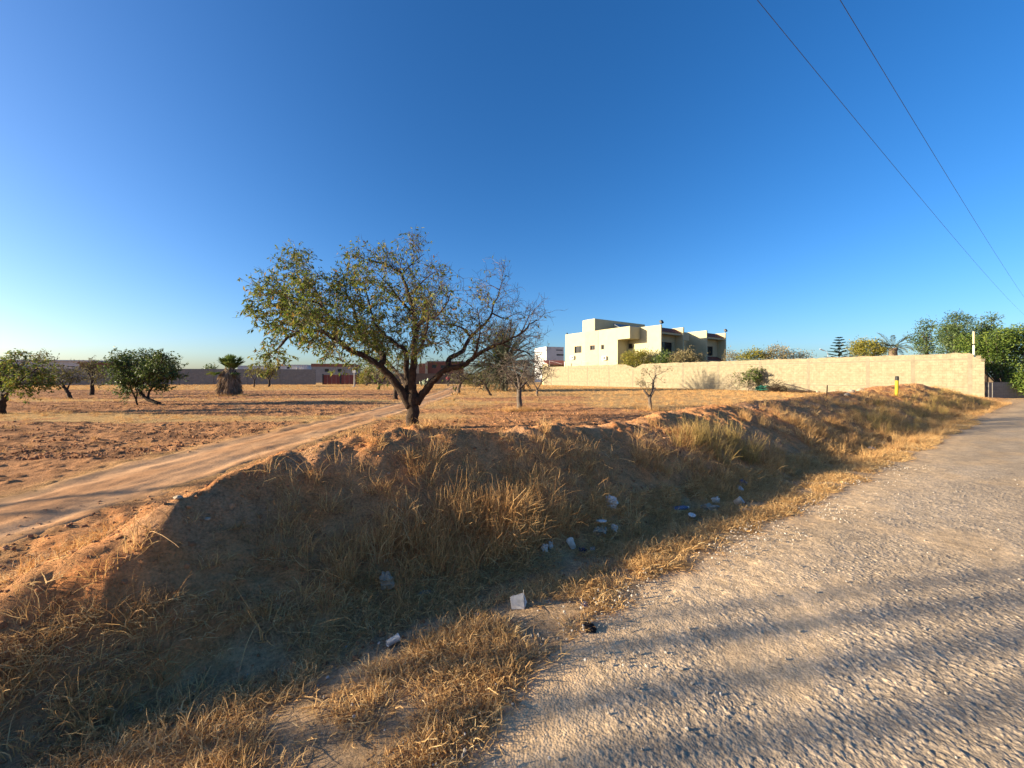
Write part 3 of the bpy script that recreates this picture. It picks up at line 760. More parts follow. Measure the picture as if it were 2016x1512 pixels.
small('bushy_tree', 'broad dense green tree on a curved trunk with thin side stems', 'tree', 314, 20.3,
      [([(314,796),(300,790),(288,785),(277,775),(273,766)],.10,.075,0), ([(292,787,.05),(292,775,.2),(298,764,.3),(310,757,.4),(322,747,.6),(332,738,.8)],.065,.015,1.3),
       ([(273,766),(280,755),(285,735,.4),(290,705,.6)],.06,.012,1.4), ([(273,766),(262,750,-.3),(240,730,-.5),(222,715,-.6)],.055,.012,1.4), ([(278,757),(300,735,-.6),(320,712,-.9)],.05,.012,1.4),
       ([(271,797,-.3),(267,785,-.3),(262,772,-.3),(256,760,-.4),(240,745,-.5)],.045,.012,1.1), ([(268,787,-.3),(271,775,-.2),(267,765,-.1),(262,745,.2),(255,715,.4)],.035,.010,1.3),
       ([(285,735,.4),(306,735,.9),(326,722,1.2),(338,726,1.3)],.04,.01,1.3), ([(264,776,-.3),(255,770,-.5),(242,764,-.6)],.012,.005,.3)],
      GR, 24, n2=.105, L2=(.35,.95), n3=6, L3=(.22,.5), n4=3, L4=.22, leaves=5.0, leaf=(.11,.05), up=.06, r_twig=.004)
small('olive_tree', 'small pale green tree by the far grey wall, right of the fan palm', 'tree', 530, 58.0,
      [([(530,759),(530,748)],.16,.12,0), ([(530,749),(522,738,.3),(515,728,.4)],.10,.03,1.2), ([(530,749),(536,738),(540,724)],.10,.03,1.2), ([(530,748),(529,735,.8),(528,720,1)],.09,.03,1.2)],
      (M['bark'], M['twig'], M['yellow_leaf']), 25, n2=.3, L2=(.7,1.3), n3=5, L3=(.4,.8), n4=3, L4=.4, leaves=3.5, leaf=(.22,.10), up=.05, r_twig=.01)
small('olive_tree', 'thin young tree beside the far grey wall, nearest the fan palm', 'tree', 500, 56.0,
      [([(500,762),(501,748)],.10,.08,0), ([(501,749),(495,738),(492,730)],.06,.02,1.1), ([(501,749),(507,738,.5),(512,729,.7)],.06,.02,1.1)],
      (M['bark'], M['twig'], M['yellow_leaf']), 26, n2=.3, L2=(.6,1.0), n3=4, L3=(.4,.7), n4=3, L4=.4, leaves=2.6, leaf=(.2,.09), up=.05, r_twig=.01)
small('almond_tree', 'small brown-leaved tree far behind the big trunk, before the dark wall', 'tree', 745, 44.0,
      [([(745,767),(748,758)],.16,.12,0), ([(748,758),(735,748),(722,740)],.09,.03,1.1), ([(748,758),(757,745,.6),(765,732,.9)],.09,.03,1.2), ([(748,758),(747,742,-.5),(745,728,-.7)],.08,.03,1.1)],
      (M['bark'], M['twig'], M['dusty_leaf']), 27, n2=.28, L2=(.7,1.3), n3=5, L3=(.4,.8), n4=3, L4=.4, leaves=2.5, leaf=(.16,.07), up=.05, r_twig=.008)
small('almond_tree', 'sparse tree standing right behind the big tree trunk', 'tree', 779, 25.5,
      [([(779,785),(778,774),(780,762)],.15,.11,0), ([(780,763),(770,750),(760,738)],.06,.02,.8), ([(780,763),(790,748,.4),(800,735,.6)],.06,.02,.8)],
      OL, 28, n2=.3, L2=(.5,.9), n3=4, L3=(.3,.5), n4=2, L4=.25, leaves=1.6, leaf=(.1,.04), up=.05, r_twig=.006)
small('almond_tree', 'small olive-leaved tree beside the track, nearest the walking person', 'tree', 903, 33.0,
      [([(903,777),(904,767),(906,757)],.13,.10,0), ([(906,758),(902,748),(898,738)],.07,.02,.9), ([(906,758),(914,748,.5),(924,736,.7)],.07,.02,1.1), ([(906,757),(905,744,-.5),(903,730,-.7)],.06,.02,1.0)],
      OL, 29, n2=.22, L2=(.5,1.1), n3=5, L3=(.3,.6), n4=3, L4=.3, leaves=2.2, leaf=(.12,.05), up=.05, r_twig=.007)
small('almond_tree', 'thin leaning tree left of the date palm trunk', 'tree', 967, 31.0,
      [([(967,779),(960,768),(955,757)],.10,.08,0), ([(955,758),(945,748),(935,740)],.06,.02,1.0), ([(956,760),(962,748,.5),(968,738,.7)],.06,.02,1.0), ([(955,757),(953,744,-.5),(950,732,-.7)],.05,.02,1.0)],
      OL, 30, n2=.24, L2=(.5,1.0), n3=5, L3=(.3,.6), n4=3, L4=.3, leaves=1.7, leaf=(.11,.05), up=.05, r_twig=.007)
small('bare_tree', 'bare grey tree with dense twigs and straw at its foot, before the date palm', 'tree', 1022, 16.6,
      [([(1022,808),(1024,795),(1022,780),(1022,766)],.125,.10,0), ([(1022,767),(1010,752),(998,738,-.3),(988,722,-.4)],.06,.012,1.1), ([(1022,766),(1036,752),(1050,738,.3),(1052,722,.4),(1062,708,.5)],.06,.012,1.0),
       ([(1022,766),(1020,745,.6),(1012,722,.9),(1006,702,1.1)],.05,.012,1.1), ([(1022,767),(1026,745,-.6),(1034,725,-.9),(1036,705,-1.1)],.05,.012,1.1), ([(1036,752),(1050,742,-.4),(1066,735,-.6)],.035,.01,1.0)],
      PT, 31, n2=.115, L2=(.35,.9), n3=6, L3=(.2,.5), n4=3, L4=.2, leaves=0.12, leaf=(.07,.03), up=.0, r_twig=.0045)
small('bare_tree', 'small bare forked tree before the pale wall, right of the date palm', 'tree', 1057, 30.5,
      [([(1057,780),(1057,773),(1058,767)],.10,.085,0), ([(1058,767),(1050,752),(1044,740,-.4),(1040,726,-.6)],.055,.015,1.1), ([(1058,767),(1066,752),(1068,740,.4),(1074,722,.6)],.055,.015,1.1), ([(1066,753),(1076,742,-.3),(1090,738,-.6)],.04,.012,1.0), ([(1068,742,.4),(1064,725,.8),(1058,715,1)],.03,.01,1.0)],
      PT, 32, n2=.22, L2=(.5,1.0), n3=5, L3=(.3,.6), n4=2, L4=.28, leaves=0.05, leaf=(.1,.04), up=.02, r_twig=.007)
small('pruned_tree', 'hard-pruned young tree with pale cut stubs and few twigs, before the pale wall', 'tree', 1281, 16.1,
      [([(1281,811),(1280,796),(1278,788),(1279,780)],.07,.065,0), ([(1279,782),(1272,775),(1268,769)],.06,.045,.6), ([(1280,782),(1285,771,.1),(1286,758,.1),(1286,748,.1)],.055,.045,.6), ([(1283,778),(1288,770,-.1),(1290,763,-.1)],.035,.03,.1),
       ([(1286,750,.1),(1289,742,.1),(1292,738,.1)],.04,.03,.2), ([(1286,749),(1276,735),(1269,725)],.012,.005,1.2), ([(1290,740),(1300,736),(1312,730)],.012,.005,1.2), ([(1289,744),(1289,734),(1290,722)],.012,.005,1.2), ([(1290,741),(1297,745),(1308,754)],.008,.004,.3), ([(1270,770),(1264,764),(1260,758)],.012,.005,1.5), ([(1276,772),(1272,760),(1270,750)],.014,.005,2.0)],
      (M['twig'], M['twig'], M['olive_leaf']), 33, n2=.16, L2=(.2,.45), n3=3, L3=(.12,.3), n4=2, L4=.12, leaves=1.6, leaf=(.07,.03), up=.04, r_twig=.0035)
# the tree outside the frame whose branches throw the streaks on the road and the track
b = np.array([-19.0, 0.4, hz(-19.0, 0.4) - 0.05]); o = lambda dx, dy, dz: b + np.array([dx, dy, dz])
make_tree('almond_tree', 'almond tree out of frame to the left whose shadow streaks the road', 'tree', b,
      [([o(0,0,0), o(.05,0,.7), o(0,.1,1.4)], .2,.17,0), ([o(0,.1,1.3), o(.2,-.6,2.4), o(.3,-1.2,3.4), o(.3,-1.27,4.6), o(.4,-1.22,6.0)],.12,.05,.08), ([o(.2,-.6,2.4), o(.2,-1.3,3.2), o(.3,-1.6,4.2), o(.3,-1.57,6.0)],.09,.05,.08), ([o(.2,-.9,2.8), o(.4,-1.7,3.6), o(.4,-1.92,4.5), o(.4,-1.9,6.2)],.08,.045,.08), ([o(0,.1,1.4), o(-.3,.9,2.4), o(-.2,2.0,3.2), o(0,3.0,3.9)],.14,.03,.9),
       ([o(0,.1,1.4), o(.1,.3,2.6), o(.0,.2,3.6), o(.0,.5,4.2)],.10,.03,.8), ([o(.2,-.9,2.8), o(.4,-1.0,3.6), o(.5,-.97,4.8), o(.5,-.95,5.6)],.06,.035,.1), ([o(-.2,1.2,2.6), o(.4,1.6,3.2), o(.9,2.2,3.6)],.07,.02,.9)],
      AL, 34, n2=.45, L2=(.6,1.2), n3=4, L3=(.3,.6), n4=1, L4=.25, leaves=1.5, leaf=(.09,.032), up=.05, r_twig=.005)

# ---- palms
def frond(mb, r, p, d0, L, drop, leafL, leafW, n=22, seg=8, tint=0.4, rach=0.02, rm=None):
    pts = [np.array(p, float)]; dd = norm(np.array(d0, float))
    for k in range(seg):
        pts.append(pts[-1] + dd * L / seg); dd = norm(dd + np.array([0, 0, -drop * (0.4 + k / seg)]))
    pts = np.array(pts)
    (rm or mb).tube(pts, np.linspace(rach, rach * 0.3, seg + 1), 4, False, tint)
    t = np.linspace(0.12, 1.0, n); f = t * (seg - 1e-3); i = f.astype(int)
    c = pts[i] + (pts[np.minimum(i + 1, seg)] - pts[i]) * (f - i)[:, None]
    T = pts[np.minimum(i + 1, seg)] - pts[i]; T /= np.linalg.norm(T, axis=1, keepdims=True)
    S = np.cross(T, np.array([0, 0, 1.0])); S /= (np.linalg.norm(S, axis=1, keepdims=True) + 1e-6)
    Nn = np.cross(S, T)
    env = np.sin(np.clip(t * 0.85 + 0.12, 0, 1) * np.pi) ** 0.6
    for s in (-1, 1):
        D = T * 0.65 + S * s * 0.75 + Nn * 0.25 + r.normal(size=(n, 3)) * 0.08 + np.array([0, 0, -0.15])
        leaf_geo(mb, c, D, leafL * env * (0.85 + 0.3 * r.random(n)), np.full(n, leafW), np.clip(tint + 0.12 * r.normal(size=n), 0, 1), r)
def palm_trunk(r, h, ra, rb):
    mb = MB(); k = int(h / 0.16) + 2; zs = np.linspace(-0.1, h, k)
    rad = np.linspace(ra, rb, k) * (1 + 0.12 * (np.arange(k) % 2))
    mb.tube(np.stack([zs * 0, zs * 0, zs], -1), rad, 12, True, 0.5, 0.05, r); return mb
M['palm_trunk'] = pmat('palm_trunk', (0.09, 0.065, 0.045), (0.20, 0.145, 0.10), 6, 0.95, 0.8, 0.04, 14)
r = np.random.default_rng(77)
b = P(992, 768, 42.0); b[2] = hz(b[0], b[1])
dp = empty('date_palm', b)
palm_trunk(r, 3.0, .42, .36).build('trunk', M['palm_trunk'], dp, True)
for k in range(190):
    a = r.random() * 2 * np.pi; lv = k / 190.0
    el = 1.40 - 2.2 * lv + 0.12 * r.normal()
    fb = MB(); frond(fb, r, (0.2 * math.cos(a), 0.2 * math.sin(a), 3.1 - 0.9 * lv + 0.1 * r.random()), (math.cos(a) * math.cos(el), math.sin(a) * math.cos(el), math.sin(el)),
          4.4 + 0.7 * r.random() - 1.3 * lv, 0.07 + 0.10 * lv + 0.05 * r.random(), 0.46, 0.06, 34, 8, 0.12 + 0.35 * r.random() + (0.45 if lv > 0.78 else 0))
    fb.build('frond', M['date_leaf'], dp)
tag(dp, 'big shaggy date palm with grey-green drooping fronds behind the almond branches', 'palm')
# fan palm with its skirt of dead leaves
def fan(mb, r, p, d0, stalk, R_, n, spread, tint, droop=0.0):
    p = np.array(p, float); d0 = norm(np.array(d0, float)); e = p + d0 * stalk
    mb.tube(np.array([p, (p + e) / 2, e]), [0.022, 0.018, 0.012], 4, False, tint)
    s = norm(np.cross(d0, np.array([0.01, 0, 1.0]))); u = np.cross(s, d0)
    for k in range(n):
        a = (k / (n - 1) - 0.5) * spread
        dv = norm(d0 * math.cos(a) + s * math.sin(a) + u * 0.12 * r.normal() + np.array([0, 0, -droop]))
        L = R_ * (0.8 + 0.25 * math.cos(a)) * (0.9 + 0.2 * r.random())
        w = norm(np.cross(dv, u)) * R_ * 0.055
        m = e + dv * L * 0.55; t = e + dv * L + np.array([0, 0, -0.12 * L - droop * 0.2])
        mb.add([e, m + w, t, m - w], [(0, 1, 2), (0, 2, 3)], None, np.clip(tint + 0.15 * r.normal(), 0, 1))
b = P(452, 777, 31.0); b[2] = hz(b[0], b[1])
fp = empty('fan_palm', b)
palm_trunk(r, 2.1, .45, .34).build('trunk', M['palm_trunk'], fp, True)
for k in range(300):
    a = r.random() * 2 * np.pi; z = 2.1 - 1.95 * (k / 300.0); ro = 0.24 + 0.34 * (1 - z / 2.1)
    mb = MB(); fan(mb, r, (ro * math.cos(a), ro * math.sin(a), z + 0.25), (math.cos(a) * 0.42, math.sin(a) * 0.42, -1 + 0.2 * r.random()), min(0.25, z * 0.3 + .02), min(0.72, z * 0.7 + 0.18), 7, 0.55, r.random(), 0.0)
    for arr in mb.v: arr[:, 2] = np.maximum(arr[:, 2], -0.03)
    mb.build('dead_leaf', M['dead_fan'], fp)
for k in range(30):
    a = r.random() * 2 * np.pi; el = 1.57 - 0.85 * (k / 30.0) - (0.9 if k > 26 else 0) + 0.12 * r.normal()
    mb = MB(); fan(mb, r, (0.12 * math.cos(a), 0.12 * math.sin(a), 1.95), (math.cos(a) * math.cos(el), math.sin(a) * math.cos(el), math.sin(el)), 0.12 + 0.75 * r.random(), 0.66, 20, 1.5, 0.35 + 0.6 * r.random())
    mb.build('fan_leaf', M['fan_leaf'], fp)
tag(fp, 'fan palm with green top and thick skirt of dead brown leaves', 'palm')

# ================================================================== walls
def wall_mat(name, c1, c2, mortar, bw=0.42, bh=0.21, msize=0.012, bstr=0.7, swap=True, contrast=0.25):
    m, n, b = new_mat(name)
    tc_ = n.nodes.new('ShaderNodeTexCoord'); sp = n.nodes.new('ShaderNodeSeparateXYZ'); cb = n.nodes.new('ShaderNodeCombineXYZ')
    n.links.new(tc_.outputs['Object'], sp.inputs[0])
    n.links.new(sp.outputs[1 if swap else 0], cb.inputs[0]); n.links.new(sp.outputs[2], cb.inputs[1])
    br = n.nodes.new('ShaderNodeTexBrick'); br.inputs['Scale'].default_value = 1.0
    br.inputs['Brick Width'].default_value = bw; br.inputs['Row Height'].default_value = bh; br.inputs['Mortar Size'].default_value = msize
    br.inputs['Mortar Smooth'].default_value = 0.6
    br.inputs['Color1'].default_value = c1 + (1,); br.inputs['Color2'].default_value = c2 + (1,); br.inputs['Mortar'].default_value = mortar + (1,)
    n.links.new(cb.outputs[0], br.inputs['Vector'])
    t = noise_node(n, 2.6, 8, 0.72)
    r = ramp(n, [(0.30, (1 - contrast,) * 3), (0.62, (1.05,) * 3)])
    n.links.new(t.outputs['Fac'], r.inputs['Fac'])
    mx = n.nodes.new('ShaderNodeMix'); mx.data_type = 'RGBA'; mx.blend_type = 'MULTIPLY'; mx.inputs[0].default_value = 1.0
    n.links.new(br.outputs['Color'], mx.inputs[6]); n.links.new(r.outputs['Color'], mx.inputs[7]); n.links.new(mx.outputs[2], b.inputs['Base Color'])
    b.inputs['Roughness'].default_value = 0.95; b.inputs['Specular IOR Level'].default_value = 0.1
    t2 = noise_node(n, 9, 8, 0.7)
    ad = n.nodes.new('ShaderNodeMath'); ad.operation = 'MULTIPLY_ADD'; ad.inputs[1].default_value = -0.35
    n.links.new(br.outputs['Fac'], ad.inputs[0]); n.links.new(t2.outputs['Fac'], ad.inputs[2])
    bump(n, b, ad.outputs[0], bstr, 0.03)
    return m
M['wall'] = wall_mat('rough_block_wall', (0.285, 0.24, 0.162), (0.262, 0.22, 0.146), (0.228, 0.19, 0.125), contrast=0.32, msize=0.012)
M['pillar'] = pmat('wall_concrete', (0.165, 0.14, 0.098), (0.235, 0.20, 0.142), 2.5, 0.95, 0.5, 0.02, 12)
M['greywall'] = wall_mat('grey_block_wall', (0.20, 0.185, 0.17), (0.23, 0.21, 0.19), (0.16, 0.15, 0.135), swap=False)
M['brownwall'] = wall_mat('brown_wall', (0.13, 0.10, 0.08), (0.16, 0.12, 0.095), (0.10, 0.08, 0.065), swap=False)

WB, WV0, WV1 = 45.3, 3.75, 55.7
wx, wy = to_xy(WB, WV0)
bw_ = empty('boundary_wall', (wx, wy, 0.0), TH)
WL = WV1 - WV0; WH = 3.42
r = np.random.default_rng(3)
def prism_y(mb, ys, tops, z0, x0, x1):
    """a wall along local y with a given top profile"""
    n = len(ys); v = []
    for x in (x0, x1):
        for y, t in zip(ys, tops): v.append((x, y, z0)); v.append((x, y, t))
    qd = []
    for i in range(n - 1):
        a = 2 * i; qd.append((a, a + 1, a + 3, a + 2)); c = 2 * n + 2 * i; qd.append((c, c + 2, c + 3, c + 1))
        qd.append((a + 1, c + 1, c + 3, a + 3))
    qd.append((0, 2 * n, 2 * n + 1, 1)); e = 2 * n - 2; qd.append((e, e + 1, 2 * n + e + 1, 2 * n + e))
    mb.add(v, None, qd)
PV = [4.45, 7.5, 10.3, 14.7, 19.0, 23.5, 27.9, 31.8, 35.6, 40.0, 44.5, 49.0, 53.5]
ys = np.concatenate([[0, .14, .15, .34, .35, .52, .53], np.arange(0.75, WL, 0.33), [WL]])
tops = WH + 0.02 * r.normal(size=len(ys))
tops[:7] = [2.72, 2.76, 2.98, 3.0, 3.08, 3.1, 3.3]
nc = 35.3 - WV0
for k, y in enumerate(ys):
    dd = abs(y - nc)
    if dd < 1.4: tops[k] -= 0.55 * (1 - dd / 1.4) + 0.05 * r.random()
mb = MB(); prism_y(mb, ys, tops, -0.4, 0.0, 0.2); mb.build('wall_panel', M['wall'], bw_)
for v in PV:
    y = v - WV0; mb = MB(); mb.box((-0.010, y - 0.11, -0.38), (0.210, y + 0.12, 3.30 if abs(y - nc) > 1 else 2.7)); mb.build('pillar', M['pillar'], bw_)
pe = [0.55] + [v - WV0 for v in PV[1:]] + [WL]
for a, c in zip(pe[:-1], pe[1:]):
    mb = MB(); mb.box((-0.005, a + 0.125, 0.76), (0.0, c - 0.125, 0.86)); mb.build('beam', M['pillar'], bw_)
    if not (a - 0.5 < nc < c + 0.5):
        mb = MB(); mb.box((-0.004, a + 0.125, 2.90), (0.0, c - 0.125, 3.02)); mb.build('beam', M['pillar'], bw_)
for k, (y, z, dx) in enumerate([(0.30, 3.00, 0.0), (0.12, 2.76, 0.01)]):
    mb = MB(); mb.obox((0.1 + dx, y, z + 0.11), (0.19, 0.22, 0.19), Matrix.Rotation(0.3 * (k + 1), 3, 'Z')); mb.build('loose_block', M['wall'], bw_)
tag(bw_, 'long sunlit rough block wall with pillars, broken at its near end', 'wall')

fx, fy = 35.62, 28.72
fw = empty('low_wall', (fx, fy, 0), math.radians(11))
mb = MB(); mb.box((0, 0, -0.3), (14, 0.2, 1.2)); mb.build('wall_panel', M['greywall'], fw)
for k in range(6):
    mb = MB(); mb.box((0.3 + 2.4 * k, -0.04, -0.28), (0.55 + 2.4 * k, 0.0, 1.17)); mb.build('pillar', M['greywall'], fw)
tag(fw, 'shaded low grey wall under the hedge at the right edge', 'wall')

gy = 73.0
def xp(px, y): return (px - CX) / FPX * y
def zp(py, y): return CAM_H + (HY - py) / FPX * y
RZ_ = math.radians(10.5); L = 84.0
gw = empty('boundary_wall', (xp(621, gy) - L * math.cos(RZ_), gy - L * math.sin(RZ_), 0), RZ_)
mb = MB(); mb.box((0, 0, -0.4), (L, 0.25, zp(727, gy))); mb.build('wall_panel', M['greywall'], gw)
for k in range(int(L / 5.5)):
    mb = MB(); mb.box((k * 5.5 + .5, -0.05, -0.4), (k * 5.5 + .8, 0.0, zp(727, gy) - 0.03)); mb.build('pillar', M['greywall'], gw)
tag(gw, 'long shaded grey block wall closing the field on the left', 'wall')
gy2 = 78.0
dw = empty('boundary_wall', (xp(703, gy2), gy2, 0), RZ_); L = xp(1030, gy2) - xp(703, gy2)
mb = MB(); mb.box((0, 0, -0.4), (L, 0.25, zp(735, gy2))); mb.build('wall_panel', M['brownwall'], dw)
for k in range(int(L / 4.0)):
    mb = MB(); mb.box((k * 4 + .4, -0.05, -0.4), (k * 4 + .7, 0.0, zp(735, gy2) + 0.05)); mb.build('pillar', M['brownwall'], dw)
tag(dw, 'dark brown wall at the far end of the track', 'wall')
M['red_metal'] = pmat('dark_red_metal', (0.16, 0.045, 0.04), (0.22, 0.065, 0.05), 2, 0.6)
M['dark_metal'] = pmat('dark_metal', (0.03, 0.03, 0.032), (0.06, 0.06, 0.06), 4, 0.5)
gt = empty('red_gate', (xp(636, 75), 75, 0), RZ_); L = xp(701, 75) - xp(636, 75)
for k in range(8):
    mb = MB(); mb.box((k * L / 8, 0, 0.1), ((k + 0.94) * L / 8, 0.06, zp(738, 75))); mb.build('panel', M['red_metal'], gt)
for k in range(3):
    mb = MB(); mb.box((k * L / 2 - .12, -0.06, -.3), (k * L / 2 + .12, -0.002, zp(736, 75))); mb.build('post', M['dark_metal'], gt)
tag(gt, 'dark red metal gate between the grey and brown walls', 'gate')

# ================================================================== the cream house
M['cream'] = pmat('cream_render', (0.41, 0.365, 0.225), (0.45, 0.40, 0.25), 1.2, 0.9, 0.15, 0.01, 20)
M['pinkish'] = pmat('pinkish_stone_cladding', (0.37, 0.285, 0.20), (0.42, 0.325, 0.23), 3, 0.9, 0.3, 0.02, 14)
M['tile'] = pmat('red_roof_tile', (0.16, 0.048, 0.03), (0.24, 0.075, 0.045), 3, 0.8)
M['glass'] = pmat('dark_glass', (0.010, 0.010, 0.012), (0.02, 0.02, 0.024), 1, 0.12, spec=0.5)
M['frame'] = pmat('window_frame', (0.10, 0.09, 0.08), (0.15, 0.13, 0.115), 3, 0.6)
M['white'] = pmat('white_paint', (0.62, 0.60, 0.55), (0.72, 0.70, 0.65), 3, 0.7)
M['black'] = pmat('black_plastic', (0.015, 0.015, 0.016), (0.03, 0.03, 0.03), 5, 0.5)
HB0, HV0 = 49.5, 33.9
hx, hy = to_xy(HB0, HV0)
house = empty('house', (hx, hy, 0.0), TH)
def hbox(b0, b1, v0, v1, z0, z1): return MB().box((b0 - HB0, v0 - HV0, z0), (b1 - HB0, v1 - HV0, z1))
def cells_wall(mb, fixed, a0, a1, z0, z1, openings, thick, along):
    """a wall with real openings; along='v': plane b = fixed; along='b': plane v = fixed"""
    A = sorted({a0, a1, *[o[0] for o in openings], *[o[1] for o in openings]}); Z = sorted({z0, z1, *[o[2] for o in openings], *[o[3] for o in openings]})
    for i in range(len(A) - 1):
        for j in range(len(Z) - 1):
            ca, cz = (A[i] + A[i + 1]) / 2, (Z[j] + Z[j + 1]) / 2
            if any(o[0] < ca < o[1] and o[2] < cz < o[3] for o in openings): continue
            if along == 'v': mb.box((fixed - HB0, A[i] - HV0, Z[j]), (fixed + thick - HB0, A[i + 1] - HV0, Z[j + 1]))
            else: mb.box((A[i] - HB0, fixed - HV0, Z[j]), (A[i + 1] - HB0, fixed + thick - HV0, Z[j + 1]))
def win(parent, fixed, a0, a1, z0, z1, along, ox, oy, mull=1, depth=0.14, fm=None):
    """frame bars set back in an opening, the pane behind them as a sub-part"""
    fr = MB(); w = 0.06
    def bar(p0, p1, q0, q1, d0, d1):
        if along == 'v': fr.box((fixed + d0 - ox, p0 - oy, q0), (fixed + d1 - ox, p1 - oy, q1))
        else: fr.box((p0 - ox, fixed + d0 - oy, q0), (p1 - ox, fixed + d1 - oy, q1))
    bar(a0, a0 + w, z0, z1, depth, depth + .05); bar(a1 - w, a1, z0, z1, depth, depth + .05)
    bar(a0 + w, a1 - w, z1 - w, z1, depth, depth + .05); bar(a0 + w, a1 - w, z0, z0 + w, depth, depth + .05)
    for k in range(mull):
        c = a0 + (a1 - a0) * (k + 1) / (mull + 1); bar(c - .02, c + .02, z0 + w, z1 - w, depth, depth + .05)
    f = fr.build('window', fm or M['frame'], parent)
    pn = MB()
    if along == 'v': pn.box((fixed + depth + .06 - ox, a0 - oy, z0), (fixed + depth + .08 - ox, a1 - oy, z1))
    else: pn.box((a0 - ox, fixed + depth + .06 - oy, z0), (a1 - ox, fixed + depth + .08 - oy, z1))
    pn.build('pane', M['glass'], f)
def vb(px, b):
    rr = (px - CX) / FPX; return b * (CT - ST * rr) / (ST + CT * rr)
def zv(px, py, b):
    v = vb(px, b); return zp(py, ST * b + CT * v)
HT = 9.2
ops = [(vb(1145, 47), vb(1131, 47), zv(1138, 695, 47), zv(1138, 681.5, 47)), (vb(1189.5, 47), vb(1183.5, 47), zv(1186, 688, 47), zv(1186, 679, 47))]
op_p = (vb(1171.5, 47), vb(1162, 47), zv(1167, 689, 47), zv(1167, 680, 47))
vL, vR, vO = vb(1113, 47), vb(1216, 47), vb(1240, 47)
v1, v2 = vb(1178, 47), vb(1152, 47)
mb = MB(); cells_wall(mb, 47.0, v2 + .003, vL, -0.2, HT, [ops[0]], 0.3, 'v'); mb.build('wall', M['cream'], house)
mb = MB(); cells_wall(mb, 47.0, vR, v1 - .003, -0.2, HT, [ops[1]], 0.3, 'v'); mb.build('wall', M['cream'], house)
mb = MB(); cells_wall(mb, 46.97, v1, v2, -0.2, HT - 0.02, [op_p], 0.3, 'v'); mb.build('cladding_panel', M['pinkish'], house)
for o_ in ops: win(house, 47.0, *o_, 'v', HB0, HV0)
win(house, 46.97, *op_p, 'v', HB0, HV0)
zo = zv(1240, 666, 47)
mb = hbox(47.0, 49.495, vO, vR - .003, zo, HT); mb.build('overhang', M['cream'], house)
mb = hbox(47.3, 49.8, vR + .003, vR + .3, -0.2, HT - .02); mb.build('wall', M['cream'], house)
ops2 = [(vb(1232.5, 49.5), vb(1219.5, 49.5), zv(1226, 694, 49.5), zv(1226, 677, 49.5)), (vb(1245.5, 49.5), vb(1237, 49.5), zv(1241, 686.5, 49.5), zv(1241, 676.5, 49.5))]
mb = MB(); cells_wall(mb, 49.5, HV0, vR, -0.2, HT, ops2, 0.25, 'v'); mb.build('wall', M['cream'], house)
for o_ in ops2: win(house, 49.5, *o_, 'v', HB0, HV0)
FB = [55.1, 61.8, 67.8]
for b in FB:
    mb = hbox(b, b + 0.25, HV0, 37.4, -0.2, HT + (0.02 if b < 60 else 0.0)); mb.build('fin_wall', M['cream'], house)
bays = [(49.75, 55.1, 35.3, (50.0, 54.4, 5.4, 6.95)), (62.05, 67.8, 35.3, (62.3, 66.4, 5.2, 6.85))]
for b0, b1, vv, op in bays:
    mb = MB(); cells_wall(mb, vv, b0 + .003, b1 - .003, -0.2, 8.2, [op], 0.25, 'b'); mb.build('wall', M['cream'], house)
    win(house, vv, *op, 'b', HB0, HV0)
    mb = hbox(op[0] - .15, op[1] + .15, vv - .08, vv - .002, op[2] - .12, op[2] - .002); mb.build('sill', M['cream'], house)
    for (z1_, z0_) in ((9.05, 8.25), (5.05, 4.35)):
        aw = hbox(b0 + .01, b1 - .01, vv - 1.15, vv - .003, z0_ - .28, z0_ - .003).build('awning', M['cream'], house)
        mt = MB(); x0, x1 = b0 + .02 - HB0, b1 - .02 - HB0; y0, y1 = vv - 1.2 - HV0, vv - .01 - HV0
        nrow = 6
        for k in range(nrow):
            ya, yb = y0 + (y1 - y0) * k / nrow, y0 + (y1 - y0) * (k + 1) / nrow + .03
            za, zb = z0_ + (z1_ - z0_) * k / nrow, z0_ + (z1_ - z0_) * (k + 1) / nrow
            mt.add([(x0, ya, za + .05), (x1, ya, za + .05), (x1, yb, zb + .05), (x0, yb, zb + .05), (x0, ya, za), (x1, ya, za), (x1, yb, zb), (x0, yb, zb)], None, [(0, 1, 2, 3), (4, 7, 6, 5), (0, 4, 5, 1), (1, 5, 6, 2), (2, 6, 7, 3), (3, 7, 4, 0)])
        mt.build('tiles', M['tile'], aw)
mb = MB(); cells_wall(mb, 37.1, 55.36, 61.79, -0.2, HT - .05, [(55.7, 56.6, 4.6, 6.9)], 0.25, 'b'); mb.build('wall', M['cream'], house)
win(house, 37.1, 55.7, 56.6, 4.6, 6.9, 'b', HB0, HV0, 0)
hbox(55.36, 58.9, 35.2, 37.09, 7.45, 8.75).build('balcony_box', M['cream'], house)
hbox(49.8, 67.7, 37.5, 51.3, -0.2, 8.7).build('body', M['cream'], house)
hbox(47.35, 49.45, vR + .35, vL - .02, -0.2, 8.7).build('body', M['cream'], house)
hbox(49.76, 55.09, 35.56, 37.49, 7.2, 9.0).build('roof_slab', M['cream'], house)
hbox(62.06, 67.79, 35.56, 37.49, 7.2, 9.0).build('roof_slab', M['cream'], house)
vt0, vt1 = vb(1171, 50.2), vb(1147, 50.2)
hbox(50.2, 64.2, vt0, vt1, 8.71, zv(1171, 627, 50.2)).build('stair_tower', M['cream'], house)
sp_ = MB(); x0, x1 = 53.5 - HB0, 60.5 - HB0; ya, yb = vt0 - 4.6 - HV0, vt0 - 1.2 - HV0
